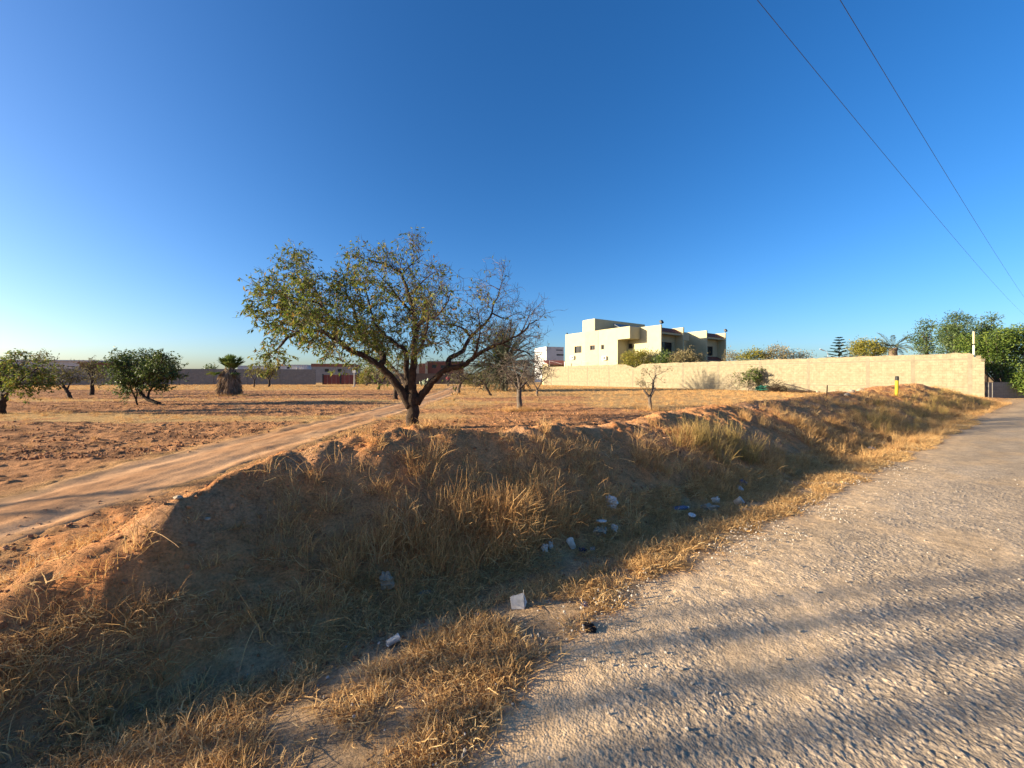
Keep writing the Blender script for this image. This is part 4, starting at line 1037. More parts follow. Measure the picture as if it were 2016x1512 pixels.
sp_.add([(x0, ya, 9.3), (x1, ya, 9.3), (x1, yb, 11.1), (x0, yb, 11.1), (x0, ya, 9.2), (x1, ya, 9.2), (x1, yb, 11.0), (x0, yb, 11.0)], None, [(0, 1, 2, 3), (4, 7, 6, 5), (0, 4, 5, 1), (1, 5, 6, 2), (2, 6, 7, 3), (3, 7, 4, 0)])
M['solar'] = pmat('solar_panel', (0.08, 0.085, 0.095), (0.11, 0.115, 0.125), 2, 0.35)
sp_.build('solar_panel', M['solar'], house)
for x in (x0 + .1, x1 - .2):
    MB().box((x, yb - .15, 8.7), (x + .08, yb - .07, 10.95)).build('panel_leg', M['frame'], house)
hbox(59.0, 59.6, vt0 - 1.1, vt0 - .5, 8.7, zv(1245, 632, 52)).build('chimney', M['white'], house)
for (px, py) in ((1127, 704), (1190, 705)):
    v = vb(px, 46.8); z = zv(px, py, 46.8); ac = hbox(46.62, 46.965, v - .42, v + .42, z - .32, z + .30).build('air_conditioner', M['white'], house)
    fn = MB(); a = np.linspace(0, 2 * np.pi, 15)[:-1]; c = np.stack([np.full(14, 46.612 - HB0), v - .1 - HV0 + .22 * np.cos(a), z + .22 * np.sin(a)], -1)
    fn.add(np.concatenate([c, [[46.612 - HB0, v - .1 - HV0, z]]]), [(14, k, (k + 1) % 14) for k in range(14)]); fn.build('fan_grille', M['dark_metal'], ac)
for (b, v, z) in ((49.6, 33.98, 9.2), (67.9, 33.98, 9.2), (47.15, vL - .2, 9.2)):
    fl = MB(); s = 1.0 if b > 48 else 0.45
    fl.tube([(b - HB0, v - HV0, z), (b - HB0, v - HV0, z + .25 * s)], .04, 6); fl.obox((b - HB0 + .05, v - HV0 - .05, z + .42 * s), (.55 * s, .28 * s, .42 * s), Matrix.Rotation(-.5, 3, 'X'))
    fl.build('floodlight', M['black'], house)
tag(house, 'large cream flat-roofed house with red tile awnings behind the sunlit wall', 'house')

# ---- other buildings
def building(name, label, px0, px1, pyt, y, depth, mat, wins=(), roof=None, over=0.15, rz=math.radians(11), parapet=0.25, cat='building', group=None, roofmat=None):
    x0, x1, h = xp(px0, y), xp(px1, y), zp(pyt, y)
    root = empty(name, ((x0 + x1) / 2, y, 0), rz); w = (x1 - x0) / 2
    ops = [(xp(a, y) - (x0 + x1) / 2, xp(b, y) - (x0 + x1) / 2, zp(d, y), zp(c, y)) for a, b, c, d in wins]
    mb = MB()
    A = sorted({-w, w, *[o[0] for o in ops], *[o[1] for o in ops]}); Z = sorted({-0.3, h, *[o[2] for o in ops], *[o[3] for o in ops]})
    for i in range(len(A) - 1):
        for j in range(len(Z) - 1):
            ca, cz = (A[i] + A[i + 1]) / 2, (Z[j] + Z[j + 1]) / 2
            if any(o[0] < ca < o[1] and o[2] < cz < o[3] for o in ops): continue
            mb.box((A[i], 0, Z[j]), (A[i + 1], .25, Z[j + 1]))
    mb.build('front_wall', mat, root)
    MB().box((-w + .002, .252, -.3), (w - .002, depth, h - .01)).build('body', mat, root)
    for o_ in ops: win(root, 0.0, *o_, 'b', 0, 0, 0 if o_[1] - o_[0] < 1.2 else 1)
    if roof is not None: MB().box((-w - over, -over, h + .002), (w + over, depth + over, h + roof)).build('roof', roofmat or mat, root)
    tag(root, label, cat, group); return root
M['palewhite'] = pmat('dull_white_wall', (0.42, 0.42, 0.43), (0.52, 0.51, 0.51), 0.6, 0.9)
M['brick'] = wall_mat('red_brick', (0.26, 0.10, 0.06), (0.30, 0.12, 0.075), (0.22, 0.15, 0.11), 0.4, 0.2, swap=False)
M['redbrown'] = pmat('red_brown_render', (0.17, 0.07, 0.05), (0.22, 0.09, 0.065), 1.5, 0.9)
M['greyrender'] = pmat('grey_render', (0.22, 0.20, 0.19), (0.28, 0.26, 0.24), 1.0, 0.95)
building('warehouse', 'long low whitish building beyond the grey wall at the far left', -80, 168, 711, 92, 14, M['palewhite'], [(20 + 24 * k, 34 + 24 * k, 720.5, 722) for k in range(6)], 0.35, 0.3)
building('brick_house', 'reddish brown house beyond the grey wall, behind two small trees', 164, 243, 716, 86, 10, M['redbrown'], [(178, 184, 722, 728), (200, 206, 722, 728)], 0.3, 0.2)
building('flat_roofed_house', 'grey house with thin overhanging roof slab right of the bushy tree', 330, 366, 730, 84, 8, M['greyrender'], [], 0.35, 1.2)
building('white_house', 'white house top showing over the grey wall behind the fan palm', 470, 512, 721.5, 110, 9, M['palewhite'], [], 0.25, 0.1)
building('white_house', 'wide white house beyond the grey wall left of the brick parapet', 536, 601, 719.5, 112, 10, M['palewhite'], [(548, 553, 722, 726), (565, 570, 722, 726)], 0.25, 0.1)
building('roof_block', 'small bright white block on the roofs, larger of the two', 572, 584, 722, 104, 3, M['white'], [], 0.12, 0.05)
building('roof_block', 'small bright white block on the roofs, smaller of the two', 588, 593, 723, 104, 2, M['white'], [], 0.12, 0.05)
building('brick_house', 'grey house with red brick parapet over the red gate', 616, 694, 722, 96, 9, M['greyrender'], [(640, 648, 726, 732), (664, 672, 726, 732)], 0.75, 0.05, roofmat=M['brick'])
ub = building('unfinished_building', 'unfinished two-storey brick building with dark empty windows behind the tree', 843, 913, 713, 105, 11, M['redbrown'], [(851, 859.5, 718, 724.5), (867, 879, 718.5, 725), (888, 896, 718, 724.5)], 0.3, 0.25, roofmat=M['greyrender'])
xo = xp(878, 105)
for a, b, t, mt in ((827, 838, 716, M['brick']), (838.3, 842.8, 714, M['pinkish']), (820, 826.8, 717.5, M['pinkish'])):
    MB().box((xp(a, 105) - xo, -1.2, -.2), (xp(b, 105) - xo, 5.0, zp(t, 105))).build('wing', mt, ub)
building('white_house', 'white cubic house partly hidden behind the left side of the cream house', 1074, 1112, 685, 108, 8, M['palewhite'], [(1095, 1110, 688, 690), (1096, 1112, 697, 700)], 0.3, 0.05, TH * 0.6)
an = building('annex', 'low annex with dark red tiled roof behind the far end of the wall', 1078, 1122, 716, 74, 4, M['cream'], [], None)
x0, x1 = xp(1078, 74) - xp(1100, 74), xp(1132, 74) - xp(1100, 74); z0, z1 = zp(718, 74), zp(708, 74)
mt = MB(); mt.add([(x0, -.6, z0), (x1, -.6, z0), (x1 - 1.2, 3.4, z1), (x0, 3.4, z1), (x0, -.6, z0 - .15), (x1, -.6, z0 - .15), (x1 - 1.2, 3.4, z1 - .15), (x0, 3.4, z1 - .15)], None, [(0, 1, 2, 3), (4, 7, 6, 5), (0, 4, 5, 1), (1, 5, 6, 2), (2, 6, 7, 3), (3, 7, 4, 0)])
mt.build('tiled_roof', M['tile'], an)

# ================================================================== things seen over the wall
def bush(name, label, cat, y, lobes, mat, nclump, per, leaf, seed, base_px=None, stem=0.05, group=None, clump_r=0.35, droop=0.1, trunk=None, up=0.3):
    """lobes: (px, py, rx px, ry px, depth offset m)"""
    r = np.random.default_rng(seed)
    cs = []
    for (px, py, rx, ry, dy) in lobes:
        c = P(px, py, y); c[1] += dy; cs.append((c, rx / FPX * y, ry / FPX * y))
    bx = base_px if base_px is not None else lobes[0][0]
    b = P(bx, 0, y); b[2] = hz(b[0], b[1]) if abs(b[0]) < 100 else 0.1
    root = empty(name, b); lf = MB(); w = np.array([c[1] * c[2] for c in cs]); w = w / w.sum()
    ends = []; P_, D_ = [], []
    for k in range(nclump):
        c, rx, rz = cs[r.choice(len(cs), p=w)]
        dv = norm(r.normal(size=3)); rad = (0.45 + 0.55 * r.random() ** 0.5)
        cc = c + dv * np.array([rx, rx * 0.8, rz]) * rad
        n = r.poisson(per)
        pp = cc + r.normal(size=(n, 3)) * clump_r * np.array([1, 1, 0.75])
        P_.append(pp); D_.append((pp - c) * 0.5 / (rx + .1) + r.normal(size=(n, 3)) * 0.6 + np.array([0, 0, up - droop]))
        if k % 9 == 0: ends.append(cc)
    pos = np.concatenate(P_) - b; n = len(pos)
    leaf_geo(lf, pos, np.concatenate(D_), leaf[0] * (.6 + .8 * r.random(n)), leaf[1] * (.6 + .8 * r.random(n)), r.random(n), r)
    cr = tag(lf.build('crown', mat, root), kind='stuff')
    if trunk:
        top = cs[0][0] - b
        mb = MB(); mb.tube(np.array([(0, 0, -.1), (top[0] * .3, top[1] * .3, top[2] * .4), (top[0] * .8, top[1] * .8, top[2] * .9)]), [trunk, trunk * .7, trunk * .3], 8, True, .5); mb.build('trunk', M['bark'], root, True)
    st = MB()
    for e in ends:
        e = e - b; s = np.array([0, 0, 0.0]) if not trunk else np.array([e[0] * .2, e[1] * .2, max(.3, e[2] * .45)])
        st.tube(np.array([s, (s + e) / 2 + r.normal(size=3) * .1, e]), [stem, stem * .6, stem * .25], 4, False)
    tag(st.build('stems', M['twig'], root), kind='stuff')
    tag(root, label, cat, group); return root
G_ = 'garden plants rising over the sunlit wall'
bush('shrub', 'round yellow-green shrub spilling into the notch of the wall', 'shrub', 56.3, [(1243, 709, 18, 16, 0), (1274, 708, 20, 17, .4), (1256, 703, 20, 12, .2), (1250, 720, 8, 8, -.5)], M['yellow_leaf'], 240, 15, (.26, .10), 301, group=G_)
bush('shrub', 'dark green shrub against the corner of the cream house', 'shrub', 53.2, [(1303, 705, 12, 14, 0), (1322, 708, 8, 8, .4)], M['green_leaf'], 90, 14, (.24, .10), 302, group=G_)
bush('shrub', 'pale yellowish shrub before the shaded front of the cream house', 'shrub', 51.0, [(1350, 703, 16, 14, 0), (1335, 707, 12, 9, .3), (1372, 707, 14, 9, .3)], M['dusty_leaf'], 170, 15, (.22, .09), 303, group=G_)
bush('shrub', 'faint grey-brown shrub at the right foot of the cream house', 'shrub', 52.0, [(1441, 704, 12, 9, 0), (1438, 696, 4, 9, .2), (1456, 706, 10, 5, 0)], M['dusty_leaf'], 80, 10, (.2, .08), 304, group=G_)
bush('shrub', 'bright yellow-green shrub on the wall between the house and the brown shrub', 'shrub', 49.0, [(1484, 699, 12, 11, 0), (1468, 704, 10, 7, .2), (1498, 702, 9, 8, .2)], M['yellow_leaf'], 120, 14, (.22, .09), 305, group=G_)
bush('shrub', 'wide brownish shrub in the middle of the wall top', 'shrub', 48.5, [(1532, 696, 20, 14, 0), (1510, 702, 12, 8, .3), (1552, 702, 14, 8, .3)], M['dusty_leaf'], 190, 13, (.2, .08), 306, group=G_)
bush('shrub', 'low wispy shrub left of the street lamp', 'shrub', 48.5, [(1582, 702, 15, 6, 0), (1575, 699, 8, 5, .2)], M['dusty_leaf'], 70, 9, (.18, .07), 307, group=G_)
bush('shrub', 'small dark shrub at the foot of the tiered pine', 'shrub', 54.0, [(1692, 697, 12, 8, 0)], M['olive_leaf'], 60, 12, (.22, .09), 308, group=G_)
bush('shrub', 'dense yellow-green round tree between the pine and the small palm', 'shrub', 51.5, [(1712, 688, 24, 16, 0), (1695, 684, 12, 12, .5), (1728, 690, 14, 14, .3), (1703, 676, 6, 8, .5)], M['yellow_leaf'], 260, 15, (.24, .09), 309, group=G_)
bush('eucalyptus_tree', 'loose grey-green eucalyptus, leftmost of the tall trees over the wall', 'tree', 60.0, [(1824, 644, 13, 17, 0), (1815, 664, 15, 12, .8), (1808, 683, 14, 11, -.6), (1836, 674, 10, 17, .8), (1828, 690, 18, 8, 0)], M['euc_leaf'], 150, 14, (.34, .12), 310, trunk=.3, clump_r=.38, droop=.5, group=G_)
bush('eucalyptus_tree', 'dense green eucalyptus, tallest of the trees over the wall', 'tree', 56.0, [(1882, 634, 18, 17, 0), (1882, 658, 20, 20, .8), (1866, 665, 12, 20, -.6), (1899, 668, 13, 20, .4), (1876, 684, 20, 12, 0)], M['euc_leaf'], 420, 15, (.34, .10), 311, trunk=.35, clump_r=.36, droop=.6, group=G_)
bush('eucalyptus_tree', 'greyish eucalyptus standing just behind the hedge', 'tree', 58.0, [(1941, 637, 16, 17, 0), (1934, 658, 20, 18, .6), (1952, 658, 14, 16, .4)], M['euc_leaf'], 190, 13, (.34, .11), 312, trunk=.3, clump_r=.38, droop=.5, group=G_)
bush('hedge', 'big dark green hedge hanging over the wall corner at the right edge', 'hedge', 30.6, [(1936, 682, 24, 22, .5), (1978, 668, 26, 24, .8), (2012, 690, 34, 42, .8), (1962, 712, 26, 26, 0), (1985, 738, 34, 24, -1.8), (1958, 744, 16, 14, -1.5), (2030, 745, 24, 16, -1.8), (1968, 757, 18, 9, -1.9), (2003, 758, 22, 10, -2.2), (1925, 672, 14, 16, .8), (2050, 670, 34, 34, 1), (2055, 730, 30, 30, 0), (1950, 690, 18, 20, 0)], M['hedge_leaf'], 900, 26, (.17, .075), 313, base_px=1985, clump_r=.24, up=.0, droop=.25)
r = np.random.default_rng(41)
b = P(1652, 700, 55.0); b[2] = 0.1; pn = empty('norfolk_pine', b); top = zp(664, 55) - .1
mb = MB(); mb.tube([(0, 0, -.1), (0, 0, top * .5), (0, 0, top)], [.14, .09, .02], 7); mb.build('trunk', M['bark'], pn, True)
for k in range(12):
    z = top - .12 - (top - 1.8) * (k / 12.0) ** 1.05; L = 0.35 + 2.2 * (k / 12.0) ** 0.9
    for j in range(6):
        a = j * math.pi / 3 + k * .5 + .1 * r.normal(); mb = MB()
        frond(mb, r, (0, 0, z), (math.cos(a), math.sin(a), .28), L, .02, .30, .11, 14 + int(L * 9), 5, r.random(), .02)
        mb.build('bough', M['pine_leaf'], pn)
tag(pn, 'dark tiered pine tree in flat whorls over the wall', 'tree', G_)
b = P(1758, 697, 50.0); b[2] = 0.1; sp2 = empty('date_palm', b); th = zp(685, 50) - .1
palm_trunk(r, th, .3, .42).build('trunk', M['palm_trunk'], sp2, True)
for k in range(18):
    a = r.random() * 2 * np.pi; el = 1.0 - 1.5 * (k / 18.0); mb = MB()
    frond(mb, r, (.2 * math.cos(a), .2 * math.sin(a), th + .1), (math.cos(a) * math.cos(el), math.sin(a) * math.cos(el), math.sin(el)), 2.4 + .4 * r.random(), .16, .42, .06, 22, 7, .15 + .2 * r.random(), .03); mb.build('frond', M['date_leaf'], sp2)
tag(sp2, 'small palm with arching fronds over the wall left of the eucalyptus trees', 'palm', G_)
bush('tree', 'tall tree top behind the warehouse at far left', 'tree', 88.0, [(84, 703, 9, 12, 0), (98, 708, 8, 6, .5), (72, 706, 6, 6, 0)], M['olive_leaf'], 50, 9, (.4, .18), 314, trunk=.2, clump_r=.4)
bush('tree', 'rounded tree behind the grey wall just left of the fan palm', 'tree', 80.0, [(414, 730, 9, 8, 0)], M['green_leaf'], 40, 12, (.4, .18), 315, trunk=.2, clump_r=.4)
bush('shrub', 'yellow-green round bush by the track end left of the brown tree', 'shrub', 64.0, [(722, 738, 12, 12, 0), (715, 748, 8, 8, 0)], M['yellow_leaf'], 110, 13, (.28, .12), 316)
bush('shrub', 'low dark green bush right of the walking person', 'shrub', 55.0, [(938, 748, 20, 9, 0), (920, 750, 10, 7, 0), (955, 746, 14, 9, 1)], M['olive_leaf'], 130, 13, (.24, .10), 317)
# the shrub and brush heap by the wall
small('fig_shrub', 'leafy green shrub with pale bare stems by the wall', 'shrub', 1472, 41.3,
      [([(1472,773),(1474,764),(1476,758)],.06,.05,.3), ([(1476,760),(1484,750),(1492,738),(1500,728)],.045,.015,1.3), ([(1474,762),(1470,750,.4),(1468,738,.6)],.04,.012,1.1), ([(1476,760),(1480,745,-.5),(1486,730,-.8)],.04,.012,1.3), ([(1478,762),(1494,756,.3),(1505,746,.5)],.035,.012,1.2), ([(1474,764),(1462,756),(1452,744)],.03,.01,.6)],
      (M['pale_twig'], M['pale_twig'], M['green_leaf']), 35, n2=.2, L2=(.4,.9), n3=5, L3=(.25,.5), n4=3, L4=.22, leaves=3.4, leaf=(.16,.08), up=.05, r_twig=.007)
small('dead_shrub', 'pale dead shrub of bare stems left of the green shrub by the wall', 'shrub', 1452, 40.5,
      [([(1452,772),(1450,765)],.04,.035,.5), ([(1450,766),(1442,755),(1434,742)],.025,.008,1.2), ([(1450,766),(1456,752,.3),(1458,736,.5)],.025,.008,1.2), ([(1451,767),(1466,762,-.3),(1482,766,-.5)],.025,.008,1.2), ([(1450,766),(1440,762,-.4),(1428,758,-.6)],.02,.008,1.0)],
      (M['pale_twig'], M['pale_twig'], M['olive_leaf']), 36, n2=.16, L2=(.4,.8), n3=5, L3=(.25,.5), n4=3, L4=.22, leaves=.15, leaf=(.12,.05), up=.02, r_twig=.006)
small('dry_weed', 'small leafless weed standing in the ploughed strip below the fan palm', 'weed', 478, 13.3,
      [([(478,829),(478,822)],.012,.01,.5), ([(478,824),(470,812),(462,800)],.008,.003,1.5), ([(478,824),(484,812,.1),(488,802,.1)],.008,.003,1.5), ([(478,823),(474,808,-.1),(470,797,-.1)],.007,.003,1.5)],
      (M['pale_twig'], M['pale_twig'], M['olive_leaf']), 37, n2=.06, L2=(.12,.3), n3=3, L3=(.06,.14), n4=2, L4=.06, leaves=.05, leaf=(.03,.01), up=.04, r_twig=.002)

# ================================================================== small things
def hit(px, py, tmax=60.0):
    """where the ground lies under a photo pixel"""
    y = np.concatenate([np.linspace(1.2, 12, 2600), np.linspace(12, tmax, 3000)])
    x = (px - CX) / FPX * y; z = CAM_H + (HY - py) / FPX * y
    k = np.argmax(z <= height(x, y)); return np.array([x[k], y[k], float(height(x[k:k + 1], y[k:k + 1])[0])])
def rotm(ax, ay, az): return np.array((Matrix.Rotation(az, 3, 'Z') @ Matrix.Rotation(ay, 3, 'Y') @ Matrix.Rotation(ax, 3, 'X')))
# ---- yellow marker post
M['yellow'] = pmat('yellow_paint', (0.36, 0.26, 0.015), (0.45, 0.32, 0.025), 6, 0.6, 0.2, 0.005, 30)
pb = np.array([16.3, 16.3, 0.0]); pb[2] = hz(pb[0], pb[1]) - .06
yp = empty('marker_post', pb); yp.rotation_euler = (0, math.radians(1.5), 0)
MB().tube([(0, 0, 0), (0, 0, .35), (0, 0, .70)], .06, 14).build('shaft', M['yellow'], yp)
MB().tube([(0, 0, .702), (0, 0, .80), (0, 0, .87), (0, 0, .885)], [.062, .062, .06, .04], 14).build('cap', M['black'], yp)
tag(yp, 'yellow marker post with dark cap standing on the mound', 'post')
# ---- white pole by the hedge
b = P(1917, 0, 29.55); b[2] = .05; wp = empty('white_pole', b)
MB().tube([(0, 0, -.1), (0, 0, 2), (0, 0, zp(681, 29.55))], .055, 10).build('shaft', M['white'], wp)
MB().tube([(0, 0, zp(681, 29.55) + .002), (0, 0, zp(678, 29.55))], .04, 10).build('joint', M['dark_metal'], wp)
MB().tube([(0, 0, zp(678, 29.55) + .002), (0, 0, zp(654, 29.55))], .065, 10).build('sleeve', M['cream'], wp)
tag(wp, 'white pole rising between the eucalyptus and the hedge', 'pole')
# ---- street lamp far behind the wall
b = P(1630, 0, 75.0); b[2] = .05; slp = empty('street_lamp', b); zt = zp(697, 75); zh = zp(690, 75)
M['galv'] = pmat('galvanised_steel', (0.30, 0.31, 0.33), (0.38, 0.39, 0.41), 4, 0.5)
MB().tube([(0, 0, 0), (0, 0, zt * .6), (0, 0, zt), (-.35, 0, zt + .45), (-.8, 0, zh)], [.09, .07, .05, .04, .035], 8).build('pole', M['galv'], slp)
MB().obox((-1.15, 0, zh + .08), (.9, .3, .14), Matrix.Rotation(.35, 3, 'Y')).build('lamp_head', M['galv'], slp)
tag(slp, 'grey street lamp head peeping over the wall left of the pine', 'street lamp')
# ---- lamp pole in the field left of centre
b = P(698, 0, 56.0); b[2] = hz(b[0], b[1]) - .02; lp = empty('utility_pole', b); zt = zp(716, 56)
MB().tube([(0, 0, 0), (0, 0, zt * .5), (0, 0, zt)], [.13, .10, .08], 8).build('shaft', M['greyrender'], lp)
MB().box((-.22, -.2, 2.1), (.22, -.09, 2.9)).build('meter_box', M['palewhite'], lp)
MB().tube([(0, 0, -.05), (0, 0, .12)], [.5, .3], 10).build('footing', M['greyrender'], lp)
tag(lp, 'thin grey pole with a box before the red gate', 'pole')
# ---- fence posts with sagging wire above the far end of the wall
for k, (px, lab) in enumerate(((1082, 'pale fence post over the far wall, leftmost'), (1112, 'thick pale fence post before the red tiled roof'), (1144, 'thin fence post before the pinkish panel of the house'), (1181, 'thin fence post, rightmost, below the air conditioner'))):
    v = vb(px, 45.9); x, y = to_xy(45.9, v); z1 = zp(710 if k != 1 else 712, y); rr = .11 if k == 1 else .035
    fpst = empty('fence_post', (x, y, 0))
    MB().tube([(0, 0, 0), (0, 0, z1)], rr, 7).build('shaft', M['white' if k == 1 else 'galv'], fpst)
    x2, y2 = to_xy(45.9, v - 3.4); MB().tube([(0, 0, z1 - .05), ((x2 - x) * .5, (y2 - y) * .5, z1 - .35), (x2 - x, y2 - y, z1 - .75)], .018, 4).build('stay_wire', M['galv'], fpst)
    tag(fpst, lab, 'fence post', 'fence posts behind the far end of the wall')
# ---- power lines along the road and the poles that carry them (outside the frame)
M['wire'] = pmat('cable', (0.05, 0.05, 0.06), (0.08, 0.08, 0.09), 3, 0.6)
M['pole'] = pmat('concrete_pole', (0.28, 0.26, 0.23), (0.36, 0.33, 0.29), 3, 0.9)
def wire(v0, h0, lab, rad):
    uu = np.linspace(-14, 64, 60); s = (uu + 14) / 78.0
    x, y = to_xy(uu, np.full(60, v0)); z = h0 - 4 * 0.55 * s * (1 - s)
    mb = MB(); mb.tube(np.stack([x, y, z], -1), rad, 5); tag(mb.build('power_line', M['wire'], None, True), lab, 'cable', 'power lines over the road')
WA = (2.62, 7.55); WBV = (1.86, 7.35)
wire(WA[0], WA[1], 'thin power line in the sky at the right, nearer the house', .0042)
wire(WBV[0], WBV[1], 'thin power line in the sky at the right, nearer the photo edge', .004)
for u_, lab in ((-14, 'roadside concrete pole behind the viewer carrying the power lines'), (64, 'roadside concrete pole beyond the right edge carrying the power lines')):
    x, y = to_xy(u_, 2.24); up_ = empty('power_pole', (x, y, 0), TH)
    MB().tube([(0, 0, -.3), (0, 0, 4), (0, 0, 7.7)], [.14, .11, .08], 8).build('shaft', M['pole'], up_)
    MB().box((-.04, -.5, 7.20), (.04, .5, 7.28)).build('crossarm', M['galv'], up_)
    for dv, h0 in ((WA[0] - 2.24, WA[1]), (WBV[0] - 2.24, WBV[1])):
        MB().tube([(0, dv, 7.28), (0, dv, h0 - .012)], .03, 7).build('insulator', M['white'], up_)
    tag(up_, lab, 'power pole', 'power poles')
# ---- brush heap, netting, poles and rubble by the wall
r = np.random.default_rng(55)
def at(px, y):
    a = P(px, 0, y); a[2] = hz(a[0], a[1]); return a
c = at(1531, 38.4); bh = empty('brush_heap', c); mb = MB()
for k in range(520):
    a = r.random() * 6.28; rr = .85 * math.sqrt(r.random()); p = np.array([rr * math.cos(a) * 1.1, rr * math.sin(a) * .7, .02 + 1.25 * r.random() * (1.1 - rr)])
    dv = norm(r.normal(size=3) * np.array([1, 1, .6])); L = .3 + .6 * r.random(); q_ = curl_line(r, p, dv, L, 3, .25, 0.0); q_[:, 2] = np.maximum(q_[:, 2], .01)
    mb.tube(q_, [.012, .010, .008, .005], 3, False)
tag(mb.build('sticks', M['bark'], bh), kind='stuff'); tag(bh, 'dark heap of cut brush by the wall right of the green netting', 'brush heap')
M['net'] = pmat('green_netting', (0.01, 0.07, 0.05), (0.02, 0.12, 0.085), 8, 0.7)
def crumple(seed, size, amp, sub=3):
    import bmesh
    bm = bmesh.new(); bmesh.ops.create_icosphere(bm, subdivisions=sub, radius=0.5)
    co = np.array([v.co[:] for v in bm.verts]); fc = [[v.index for v in f.verts] for f in bm.faces]; bm.free()
    n1 = np.abs(fbm(co[:, 0] * 3 + 5 * co[:, 2], co[:, 1] * 3 - 4 * co[:, 2], 3, seed)); n2 = fbm(co[:, 2] * 4 + 3, co[:, 0] * 4 - co[:, 1] * 3, 3, seed + 3)
    co = co * (1 + amp * (n1 * 1.4 + n2 * .6 - .3))[:, None] * np.array(size); co[:, 2] -= co[:, 2].min() * .85
    return MB().add(co, fc)
c = at(1503, 40.0); nh = crumple(5, (1.5, .8, .55), .5).build('netting', M['net']); nh.location = c; tag(nh, 'crumpled green netting lying under the shrub by the wall', 'netting')
for k, (a_, b_, lab) in enumerate((((1543, 757), (1604, 768), 'long thin pole lying from the brush heap down to the rubble'), ((1552, 766), (1606, 766), 'dark log lying on the ground right of the brush heap'))):
    p0, p1 = at(a_[0], 37.3 - k * .5), at(b_[0], 36.4 - k * .5); p0[2] += (.85 if k == 0 else .14); p1[2] += .08
    lg = empty('fallen_pole', p0); dv = p1 - p0
    MB().tube([dv * 0, dv * .5 + np.array([0, 0, .03]), dv], [.05 if k == 0 else .13, .045 if k == 0 else .12, .03 if k == 0 else .09], 7).build('stem', M['twig' if k == 0 else 'bark'], lg); tag(lg, lab, 'log')
M['rubble'] = pmat('rubble_stone', (0.32, 0.25, 0.18), (0.44, 0.36, 0.27), 5, 0.95, 0.5, 0.02, 14)
for k, (px, py, s, lab) in enumerate(((1588, 771, .4, 'pale rubble stone at the end of the fallen pole'), (1610, 769, .3, 'small pale rubble stone right of the fallen pole'), (1676, 773, .2, 'largest pale rubble stone on the slope of the mound'), (1694, 770, .22, 'upright rubble slab on the mound left of the yellow post'), (1668, 779, .15, 'low rubble stone, lowest on the mound'))):
    c = at(px, 36.3) if px < 1650 else hit(px, py); st = crumple(40 + k, (s * 1.3, s, s * .8), .35, 2).build('rubble_stone', M['rubble']); st.location = c - np.array([0, 0, .04]); tag(st, lab, 'stone', 'rubble stones on the mound')
c = hit(1627, 783); st = empty('stake', c); MB().tube([(0, 0, -.1), (.02, 0, .2), (.03, 0, .42)], [.022, .02, .016], 6).build('shaft', M['bark'], st); tag(st, 'short dark stake on the crest of the bank left of the mound', 'stake')
# prickly pear
M['cactus'] = pmat('cactus_pad', (0.22, 0.26, 0.16), (0.32, 0.35, 0.24), 6, 0.6)
c = P(836, 755, 60.0); c[2] = hz(c[0], c[1]); cp = empty('prickly_pear', c)
for k in range(16):
    a = r.random() * 6.28; z = .25 + .9 * r.random(); mb = crumple(70 + k, (.38, .1, .48), .05, 2)
    mb.v[0] = (mb.v[0] @ rotm(r.normal() * .4, r.normal() * .6, a).T + np.array([.5 * r.normal(), .3 * r.normal(), z - .25])).astype(np.float32); mb.build('pad', M['cactus'], cp)
tag(cp, 'pale prickly pear cactus before the dark wall', 'cactus')

# ---- the person walking on the track
M['skin'] = pmat('skin', (0.22, 0.12, 0.08), (0.26, 0.145, 0.095), 4, 0.6)
M['shirt'] = pmat('red_shirt', (0.33, 0.06, 0.07), (0.42, 0.10, 0.11), 6, 0.9)
M['trousers'] = pmat('dark_trousers', (0.02, 0.018, 0.03), (0.035, 0.03, 0.05), 6, 0.9)
M['hair'] = pmat('dark_hair', (0.012, 0.010, 0.009), (0.03, 0.025, 0.02), 12, 0.7)
pc = P(882.0, 758, 57.0); pc[2] = hz(pc[0], pc[1])
man = empty('person', pc, math.radians(10))
def skin_obj(name, J, E, mat, root_i=0):
    me = bpy.data.meshes.new(name); me.from_pydata([j[:3] for j in J], E, []); o = bpy.data.objects.new(name, me); C.objects.link(o); o.parent = man
    me.materials.append(mat); md = o.modifiers.new('skin', 'SKIN'); md.use_smooth_shade = True
    for i, j in enumerate(J):
        sv = me.skin_vertices[0].data[i]; sv.radius = (j[3], j[4] if len(j) > 4 else j[3]); sv.use_root = (i == root_i)
    sb = o.modifiers.new('smooth', 'SUBSURF'); sb.levels = 1; sb.render_levels = 2; return o
body = [(0,0,.92,.13,.10),(0,0,1.12,.12,.09),(0,0,1.34,.155,.10),(0,0,1.46,.06),(0,-.01,1.56,.075,.09),(0,-.02,1.68,.07,.085),
  (.18,0,1.40,.05),(.24,.04,1.13,.042),(.23,-.08,.90,.034),(.23,-.12,.80,.025),(-.18,0,1.40,.05),(-.24,-.04,1.13,.042),(-.23,-.16,.92,.034),(-.23,-.20,.82,.025),
  (.09,0,.85,.09),(.10,-.10,.48,.062),(.10,-.06,.09,.045),(.10,-.20,.03,.04),(-.09,0,.85,.09),(-.10,.06,.48,.062),(-.10,.24,.12,.045),(-.10,.12,.03,.04)]
be = [(0,1),(1,2),(2,3),(3,4),(4,5),(2,6),(6,7),(7,8),(8,9),(2,10),(10,11),(11,12),(12,13),(0,14),(14,15),(15,16),(16,17),(0,18),(18,19),(19,20),(20,21)]
skin_obj('body', body, be, M['skin'])
g = .018
sh = [(x, y, z, *(q + g for q in rr)) for (x, y, z, *rr) in (body[0], body[1], body[2], body[3], body[6], body[7], body[10], body[11])]
